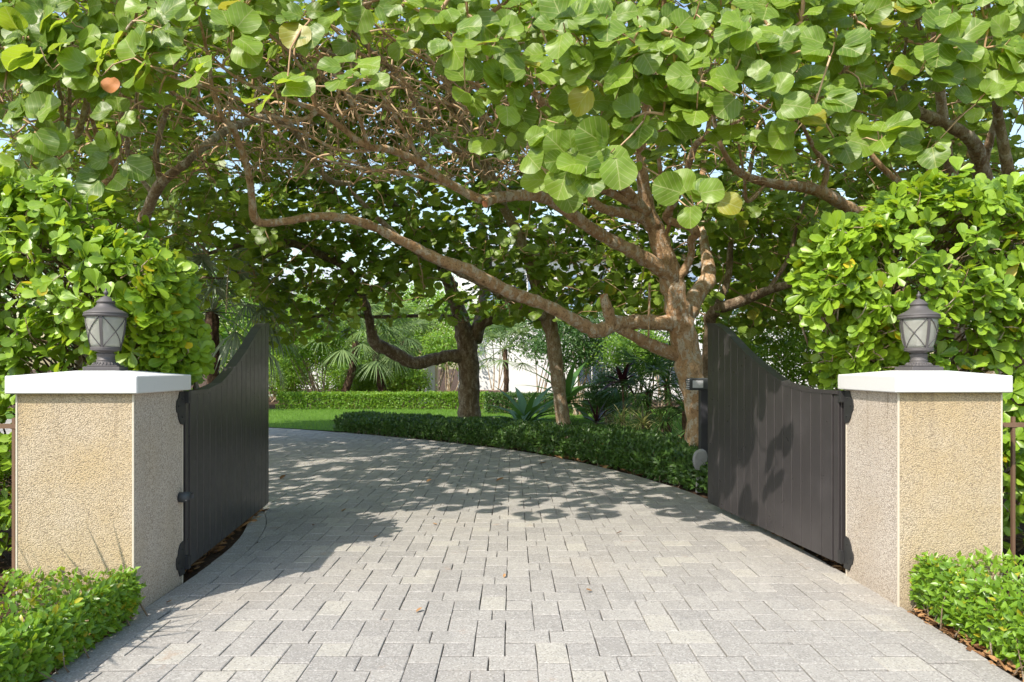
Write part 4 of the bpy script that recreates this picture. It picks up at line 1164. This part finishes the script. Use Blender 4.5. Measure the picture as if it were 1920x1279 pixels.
def fan_palm(name, label, base, top, nfr, fl, mat, trunk_r=.13, nseg=16, droop=.5, cat='palm', group=None):
    base = np.array(base, float); top = np.array(top, float)
    t = thing(name, base, label, cat, group)
    L = spline([base, base * .5 + top * .5 + [.1 * R.normal(), 0, 0], top], 7); b = B()
    b.tube(L, trunk_r * (1 + .10 * (np.arange(len(L)) % 2)), 9, True, .08); b.obj('trunk', 'palm_trunk', t, False, True)
    for i in range(nfr):
        a = 2.4 * i; el = 1.25 - 1.75 * (i + .5) / nfr
        d = np.array([math.cos(a) * math.cos(el), math.sin(a) * math.cos(el), math.sin(el)])
        e = top + d * fl * .75 + [0, 0, -.10 * fl * (1 - el)]
        stalk = spline([top, (top + e) / 2 + [0, 0, .06 * fl], e], 3)
        side = unit(np.cross(d, [0, 0, 1.])); up = np.cross(side, d)
        nseg = nseg if fl < .9 else 26; th = np.linspace(-2.1, 2.1, nseg); yd = d[None] * np.cos(th)[:, None] + side[None] * np.sin(th)[:, None]
        yd = unit(yd + R.normal(0, .05, yd.shape) + np.array([0, 0, -droop]) * (.3 + .4 * np.abs(th)[:, None] / 2.1))
        tv = t_strip([0, .35, .7, 1], [.010, .022, .016, 0], .4, .5 * droop + .05)
        V, Fc, uv = scatter(tv, np.tile(e, (nseg, 1)), yd, np.tile(up, (nseg, 1)), fl * (.62 - .1 * np.abs(th) / 2))
        V2, F2 = tube(stalk, .012, 4, False); F2 = np.array([(q[0], q[1], q[2]) for q in F2] + [(q[0], q[2], q[3]) for q in F2])
        obj('frond', np.concatenate([V, V2]), np.concatenate([Fc, F2 + len(V)]), mat, t, np.concatenate([uv, np.zeros((len(V2), 2))]), False)
    return t


def strap_plant(name, label, base, n, ln, wd, mat, spread=.9, curl=.55, stem=0.0, cat='plant', group=None, stem_mat='bark_dark'):
    base = np.array(base, float); t = thing(name, base, label, cat, group); top = base + [0, 0, stem]
    if stem:
        b = B(); b.tube(spline([base, base + [.03, 0, stem / 2], top], 3), .025, 6); b.obj('stem', stem_mat, t, True, True)
    tv = t_strip(np.linspace(0, 1, 7), wd * np.array([.5, .8, 1, .95, .75, .45, 0]), .35, curl)
    for i in range(n):
        a = 2.4 * i + R.uniform(-.2, .2); el = 1.45 - spread * (i + .3) / n * 1.3
        y = np.array([[math.cos(a) * math.cos(el), math.sin(a) * math.cos(el), math.sin(el)]]); nz = np.array([[-math.cos(a) * math.sin(el), -math.sin(a) * math.sin(el), math.cos(el)]])
        leaf = scatter(tv, top[None] + R.normal(0, .02, (1, 3)), y, nz, np.array([ln * R.uniform(.75, 1.1)]))
        obj('leaf', leaf[0], leaf[1], mat, t, leaf[2], True)
    return t


def G(px, py, Y, z=None):
    p = P(px, py, Y)
    return (p[0], p[1], p[2] if z is None else z)


Z0 = -.03
fan_palm('silver_palm', 'grey-green drooping palm seen between the hedge and the black gate leaf', G(395, 700, 13.5, Z0), G(398, 585, 13.5), 22, 1.5, 'silver', .12, 18, .9)
shrub('multi_stem_tree', 'small many-stemmed tree with arching bare stems beyond the lawn', G(600, 742, 27, Z0), G(575, 630, 27), (1.9, 1.4, 1.25), 2600, .15, 'garden', 11, cat='tree')
fan_palm('dark_trunk_palm', 'fan palm with a dark leaning trunk beyond the sunlit hedge', G(636, 742, 27, Z0), G(668, 640, 27), 20, 1.9, 'palm', .14, 16, .6)
fan_palm('rough_trunk_palm', 'fan palm with a rough speckled trunk under the bent low limb', G(722, 742, 28, Z0), G(702, 630, 28), 20, 1.9, 'palm', .15, 16, .6)
fan_palm('grey_trunk_palm', 'fan palm with a short grey trunk beside the white wall corner', G(755, 740, 29, Z0), G(757, 640, 29), 16, 1.6, 'palm', .17, 16, .6)
shrub('bright_tree', 'bright sunlit tree crown behind the bent low limb', G(815, 730, 33, Z0), G(815, 610, 33), (2.3, 1.6, 2.0), 3000, .20, 'garden', 6, cat='tree')
shrub('bright_tree', 'bright green bushy tree beyond the leaning palm', G(680, 730, 34, Z0), G(690, 640, 34), (2.4, 1.6, 1.9), 2600, .20, 'garden', 5, cat='tree')
shrub('bright_tree', 'sunlit leafy tree above the far path end', G(515, 730, 33, Z0), G(520, 640, 33), (2.0, 1.6, 2.0), 2400, .20, 'garden', 5, cat='tree')
shrub('bright_tree', 'yellow-green tree between the two fan palms', G(745, 730, 36, Z0), G(745, 600, 36), (2.2, 1.6, 2.2), 2200, .22, 'garden', 5, cat='tree')
shrub('fern_shrub', 'feathery yellow-green shrub at the foot of the white wall corner', G(772, 735, 27.5, Z0), G(768, 715, 27.5), (.9, .6, .55), 900, .13, 'garden', 5)
shrub('fern_shrub', 'leafy green shrub between the two palm trunks', G(680, 735, 28.5, Z0), G(683, 712, 28.5), (.9, .6, .6), 900, .13, 'garden', 5)
shrub('fern_shrub', 'leafy yellow-green shrub behind the arching bare stems', G(545, 735, 29, Z0), G(545, 700, 29), (1.0, .7, .9), 1000, .14, 'garden', 5)
shrub('stem_shrub', 'open shrub with crooked stems in front of the white house wall', G(842, 745, 26, Z0), G(840, 650, 26), (1.0, .8, .8), 900, .14, 'garden', 9)
shrub('bright_shrub', 'bright yellow-green shrub crown above the small fan palm', G(930, 745, 28, Z0), G(930, 600, 28), (1.3, .8, .9), 1500, .15, 'garden', 5)
shrub('bright_shrub', 'sunlit round shrub behind the dark leaning palm trunk', G(650, 745, 30.5, Z0), G(650, 708, 30.5), (1.5, .8, .9), 1500, .15, 'garden', 5)
shrub('bright_shrub', 'sunlit shrub at the far end of the lawn near the black gate leaf', G(520, 745, 31, Z0), G(520, 705, 31), (1.5, .8, 1.0), 1500, .15, 'garden', 5)
shrub('bright_shrub', 'leafy shrub behind the short grey palm trunk', G(740, 745, 30.5, Z0), G(735, 705, 30.5), (1.2, .8, .9), 1400, .15, 'garden', 5)
for px, Y, cy_, l in ((1010, 27, 610, 'dark leafy tree before the white house left of the dark small tree'), (1120, 29, 615, 'dark leafy tree before the white house behind the purple plant'), (1240, 27, 620, 'dark leafy tree before the white house behind the forked tree')):
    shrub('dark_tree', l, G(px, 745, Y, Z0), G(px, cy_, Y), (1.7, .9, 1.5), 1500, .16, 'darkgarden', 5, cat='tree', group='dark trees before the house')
fan_palm('fan_palm', 'small fan palm with starry leaves right of the thick brown trunk', G(946, 742, 24, Z0), G(946, 655, 24), 18, 1.2, 'palm', .09, 18, .25)
strap_plant('strap_lily', 'large strap-leaved lily clump left of the slender brown tree', G(985, 790, 18, Z0), 30, 1.5, .075, 'strap', 1.0, .75)
strap_plant('strap_lily', 'strap-leaved lily with wide arching leaves right of the slender brown tree', G(1062, 770, 19.5, Z0), 24, 1.6, .065, 'strap', 1.05, .7, .5)
strap_plant('strap_lily', 'smaller dark lily clump in front of the large lily', G(975, 800, 16.2, Z0), 18, .8, .06, 'strap', 1.0, .5)
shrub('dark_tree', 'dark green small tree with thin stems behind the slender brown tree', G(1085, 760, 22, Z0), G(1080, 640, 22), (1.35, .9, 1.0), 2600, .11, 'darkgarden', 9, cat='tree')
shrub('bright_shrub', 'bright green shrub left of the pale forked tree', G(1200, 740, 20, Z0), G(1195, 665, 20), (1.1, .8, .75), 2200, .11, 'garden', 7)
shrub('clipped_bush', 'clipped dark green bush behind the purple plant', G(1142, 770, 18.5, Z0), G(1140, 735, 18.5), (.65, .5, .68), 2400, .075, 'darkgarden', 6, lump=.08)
strap_plant('purple_cordyline', 'dark purple rosette plant on a bare stem in front of the clipped bush', G(1167, 830, 14.2, Z0), 26, .62, .075, 'purple', 1.15, .5, 1.18)
strap_plant('dark_bromeliad', 'low dark spiky rosette left of the purple plant', G(1118, 800, 14.6, Z0), 22, .55, .05, 'purple', 1.2, .3, .35)
for i, (px, Y, l) in enumerate(((1205, 12.6, 'nearest'), (1165, 13.2, 'left'), (1240, 13.0, 'right'))):
    strap_plant('variegated_plant', ['pale variegated ribbon plant in the middle of its group under the forked tree', 'pale variegated ribbon plant nearest the purple stem', 'pale variegated ribbon plant nearest the slate post'][i],
                G(px, 830, Y, Z0), 46, .50, .022, 'variegated', 1.25, .7, .48, group='variegated plants under the forked tree')
for px, py, Y, h, l in ((1250, 720, 13.5, .9, 'dark fan palm just left of the forked tree trunk'), (1215, 735, 15.5, 1.0, 'dark fan palm behind the variegated plants'), (1285, 770, 12.4, .65, 'low dark fan palm at the foot of the forked tree')):
    fan_palm('dark_palm', l, G(px, 800, Y, Z0), G(px, py, Y), 16, h, 'darkgarden', .06, 16, .45)
shrub('garden_shrub', 'bright yellow-green shrub seen past the dip of the dappled gate leaf', G(1520, 730, 13, Z0), G(1515, 665, 13), (.95, .8, .75), 1900, .085, 'garden', 6)
shrub('garden_shrub', 'leafy green shrub behind the top of the dappled gate leaf', G(1400, 720, 17, Z0), G(1395, 640, 17), (1.4, .9, 1.1), 2000, .11, 'garden', 6)
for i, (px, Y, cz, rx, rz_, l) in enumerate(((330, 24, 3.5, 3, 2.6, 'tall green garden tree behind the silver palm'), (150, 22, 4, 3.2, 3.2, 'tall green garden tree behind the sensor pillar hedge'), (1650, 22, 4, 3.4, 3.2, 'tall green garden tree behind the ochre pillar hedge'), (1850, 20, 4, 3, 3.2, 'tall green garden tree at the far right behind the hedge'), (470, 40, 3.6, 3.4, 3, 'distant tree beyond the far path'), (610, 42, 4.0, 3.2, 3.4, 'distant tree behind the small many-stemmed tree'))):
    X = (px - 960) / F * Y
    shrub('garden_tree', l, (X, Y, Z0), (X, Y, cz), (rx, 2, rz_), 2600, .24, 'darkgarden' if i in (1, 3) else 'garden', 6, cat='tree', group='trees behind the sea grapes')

fan_palm('edge_palm', 'small fan palm standing in the low hedge before the sensor pillar', (-3.35, 2.75, Z0), (-3.3, 2.75, .80), 9, .85, 'palm', .05, 12, .2)

# path light, bollard
for px, py, Y, h, l in ((1032, 798, 14.2, .34, 'small dark garden light at the foot of the slender brown tree'), (849, 745, 25.6, .5, 'slim dark bollard light before the white house wall'), (571, 742, 26.4, .55, 'slim green garden light beyond the lawn')):
    p = G(px, py, Y, Z0); t = thing('garden_light', p, l, 'garden light')
    b = B(); b.lathe([(.022, 0), (.022, h * .6), (.05, h * .6), (.055, h * .95), (.03, h)], 12); b.obj('body', 'post', t, True)
    b = B(); b.lathe([(.045, h * .7), (.05, h * .72), (.05, h * .85), (.045, h * .87)], 12, (0, -.012, 0)); b.obj('lens', 'lens', t, True)


# ------------------------------------------------------------------ houses
def house(label, x0, x1, y0, y1, h, roofh, wins, mat='house'):
    t = thing('house', ((x0 + x1) / 2, y0, Z0), label, 'house')
    b = B(); b.box((x0, y0, Z0), (x1, y1, h)); b.obj('wall', mat, t, False, True)
    e = .7; b = B(); V = [(x0 - e, y0 - e, h), (x1 + e, y0 - e, h), (x1 + e, y1 + e, h), (x0 - e, y1 + e, h)]; V += [(a, c_, h + .22) for a, c_, _ in V]
    V += [((x0 + x1) / 2 - max(.5, (x1 - x0) * .3), (y0 + y1) / 2, h + roofh), ((x0 + x1) / 2 + max(.5, (x1 - x0) * .3), (y0 + y1) / 2, h + roofh)]
    b.add(V, [(0, 3, 2, 1), (0, 1, 5, 4), (1, 2, 6, 5), (2, 3, 7, 6), (3, 0, 4, 7), (4, 5, 9, 8), (6, 7, 8, 9), (5, 6, 9), (7, 4, 8)]); b.obj('roof', 'roof', t, False, True)
    b = B(); b.box((x0 - .04, y0 - .04, h - .35), (x1 + .04, y0, h - .003)); b.obj('cornice', 'trim', t, False, True)
    for (wx, wz, ww, wh, sh) in wins:
        b = B(); f = .07
        for q in ((wx - f, wz - f, wx + ww + f, wz), (wx - f, wz + wh, wx + ww + f, wz + wh + f), (wx - f, wz, wx, wz + wh), (wx + ww, wz, wx + ww + f, wz + wh), (wx + ww / 2 - .025, wz, wx + ww / 2 + .025, wz + wh), (wx, wz + wh * .5 - .02, wx + ww, wz + wh * .5 + .02)):
            b.box((q[0], y0 - .07, q[1]), (q[2], y0 - .002, q[3]))
        wo = b.obj('window', 'frame', t, False, True)
        b = B(); b.box((wx, y0 - .03, wz), (wx + ww, y0 - .004, wz + wh)); o = b.obj('pane', 'pane', wo, False, False); o.matrix_parent_inverse = Matrix.Translation(-Vector(t.location))
        if sh:
            for sx in (wx - f - ww * .45, wx + ww + f):
                b = B(); b.box((sx + .02, y0 - .06, wz - f), (sx + ww * .45 - .02, y0 - .002, wz + wh + f)); o = b.obj('shutter', 'shutter', t, False, True)
                for z in np.arange(wz, wz + wh, .14):
                    b2 = B(); b2.box((sx + .05, y0 - .085, z), (sx + ww * .45 - .05, y0 - .0605, z + .09)); s_ = b2.obj('slat', 'shutter', o, False, False); s_.matrix_parent_inverse = Matrix.Translation(-Vector(t.location))
    return t


wins = [(x, z, 1.3, hh_, z > 4) for x in (-.6, 3.2, 7.0, 10.8, 14.6) for z, hh_ in ((.7, 2.1), (4.2, 1.8)) if not (x < 0 and z < 2)]
house('large white two-storey house with blue shutters behind the sea grape trees', -2.6, 18, 33, 43, 7.0, 2.6, wins)
wins = [(x, z, 1.2, 1.6, False) for x in (-16.5, -13.5) for z in (.9, 4.3)]
house('white house wing with grey roof far behind the palms', -19, -11.2, 50, 58, 6.8, 2.6, wins)
t = thing('wall_corner', (G(802, 745, 29)[0], 29, Z0), 'short white garden wall corner with an ochre edge behind the hedge', 'wall')
b = B(); b.box((-.42, 0, 0), (.30, .35, 1.62), .01); b.obj('wall', 'house', t)
b = B(); b.box((.303, -.01, 0), (.42, .36, 1.64), .008); b.obj('edge_trim', 'trim', t)
t = thing('garden_planter', (G(922, 745, 28)[0], 28, Z0), 'low pinkish square planter against the white house wall', 'planter')
b = B(); b.add([(-.45, -.3, 0), (.45, -.3, 0), (.45, .3, 0), (-.45, .3, 0), (-.55, -.36, .55), (.55, -.36, .55), (.55, .36, .55), (-.55, .36, .55)], [(3, 2, 1, 0), (0, 1, 5, 4), (1, 2, 6, 5), (2, 3, 7, 6), (3, 0, 4, 7), (4, 5, 6, 7)]); b.obj('body', 'planter', t)
b = B(); b.box((-.58, -.39, .552), (.58, .39, .62), .01); b.obj('rim', 'planter', t)

# ------------------------------------------------------------------ fallen leaves and litter
T_DRY = t_strip([0, .3, .7, 1], [.02, .24, .22, 0], .5, -.25)
for px, py, s in ((312, 1132, .06), (930, 903, .12), (640, 960, .07), (820, 985, .05), (780, 1150, .05), (1155, 1002, .06), (1405, 975, .06), (945, 1085, .04), (1110, 1110, .05), (700, 1010, .05), (525, 900, .12), (800, 905, .1), (590, 985, .06), (1010, 870, .12)):
    Y = 1920 / (py - 690); p = P(px, py, Y); o = bpy.data.objects.new('fallen_leaf', mesh('fallen_leaf', T_DRY[0], T_DRY[1], 'litter', T_DRY[2], True)); link(o)
    o.location = (p[0], p[1], .008); o.rotation_euler = (R.normal(0, .1), R.normal(0, .1), R.uniform(0, 6.28)); o.scale = (s, s, s)
    tag(o, 'small dry brown leaf fallen on the grey paving', 'leaf', 'dry leaves on the paving')


def litter(name, label, pts, s0, s1):
    pts = pts[~inside(pts)] if name == 'leaf_litter' and 'mulch' in label else pts
    n = len(pts); V, Fc, uv = scatter(T_DRY, np.c_[pts, R.uniform(-.02, .012, n)], np.c_[R.normal(0, 1, (n, 2)), R.normal(0, .2, n)], unit(np.array([0, 0, 1.]) + R.normal(0, .35, (n, 3))), R.uniform(s0, s1, n))
    o = obj(name, V, Fc, 'litter', None, uv, True); tag(o, label, 'litter', kind='stuff')


n = 420; u = R.uniform(0, 1, n)
litter('leaf_litter', 'dry brown leaves gathered under the black gate leaf', np.c_[-2.36 - .26 * u - R.uniform(.0, .3, n), 4.85 + 2.4 * u], .05, .11)
litter('leaf_litter', 'dry leaves along the foot of the dappled gate leaf', np.c_[2.50 - .25 * u + R.uniform(.0, .3, n), 4.95 + 2.4 * u], .04, .10)
n = 500; y = R.uniform(1.8, 4.1, n); litter('leaf_litter', 'dry leaves along the foot of the low hedge before the sensor pillar', np.c_[np.interp(y, LE[:30, 1], LE[:30, 0]) - R.uniform(0.0, .12, n), y], .03, .07)
y = R.uniform(1.8, 4.2, n); litter('leaf_litter', 'dry leaves along the foot of the bright low hedge', np.c_[np.interp(y, RE[:30, 1], RE[:30, 0]) + R.uniform(.0, .12, n), y], .03, .07)
n = 1600; litter('leaf_litter', 'brown leaf mulch on the bed under the forked tree', np.c_[R.uniform(.6, 5, n), R.uniform(9.5, 15, n)], .06, .16)
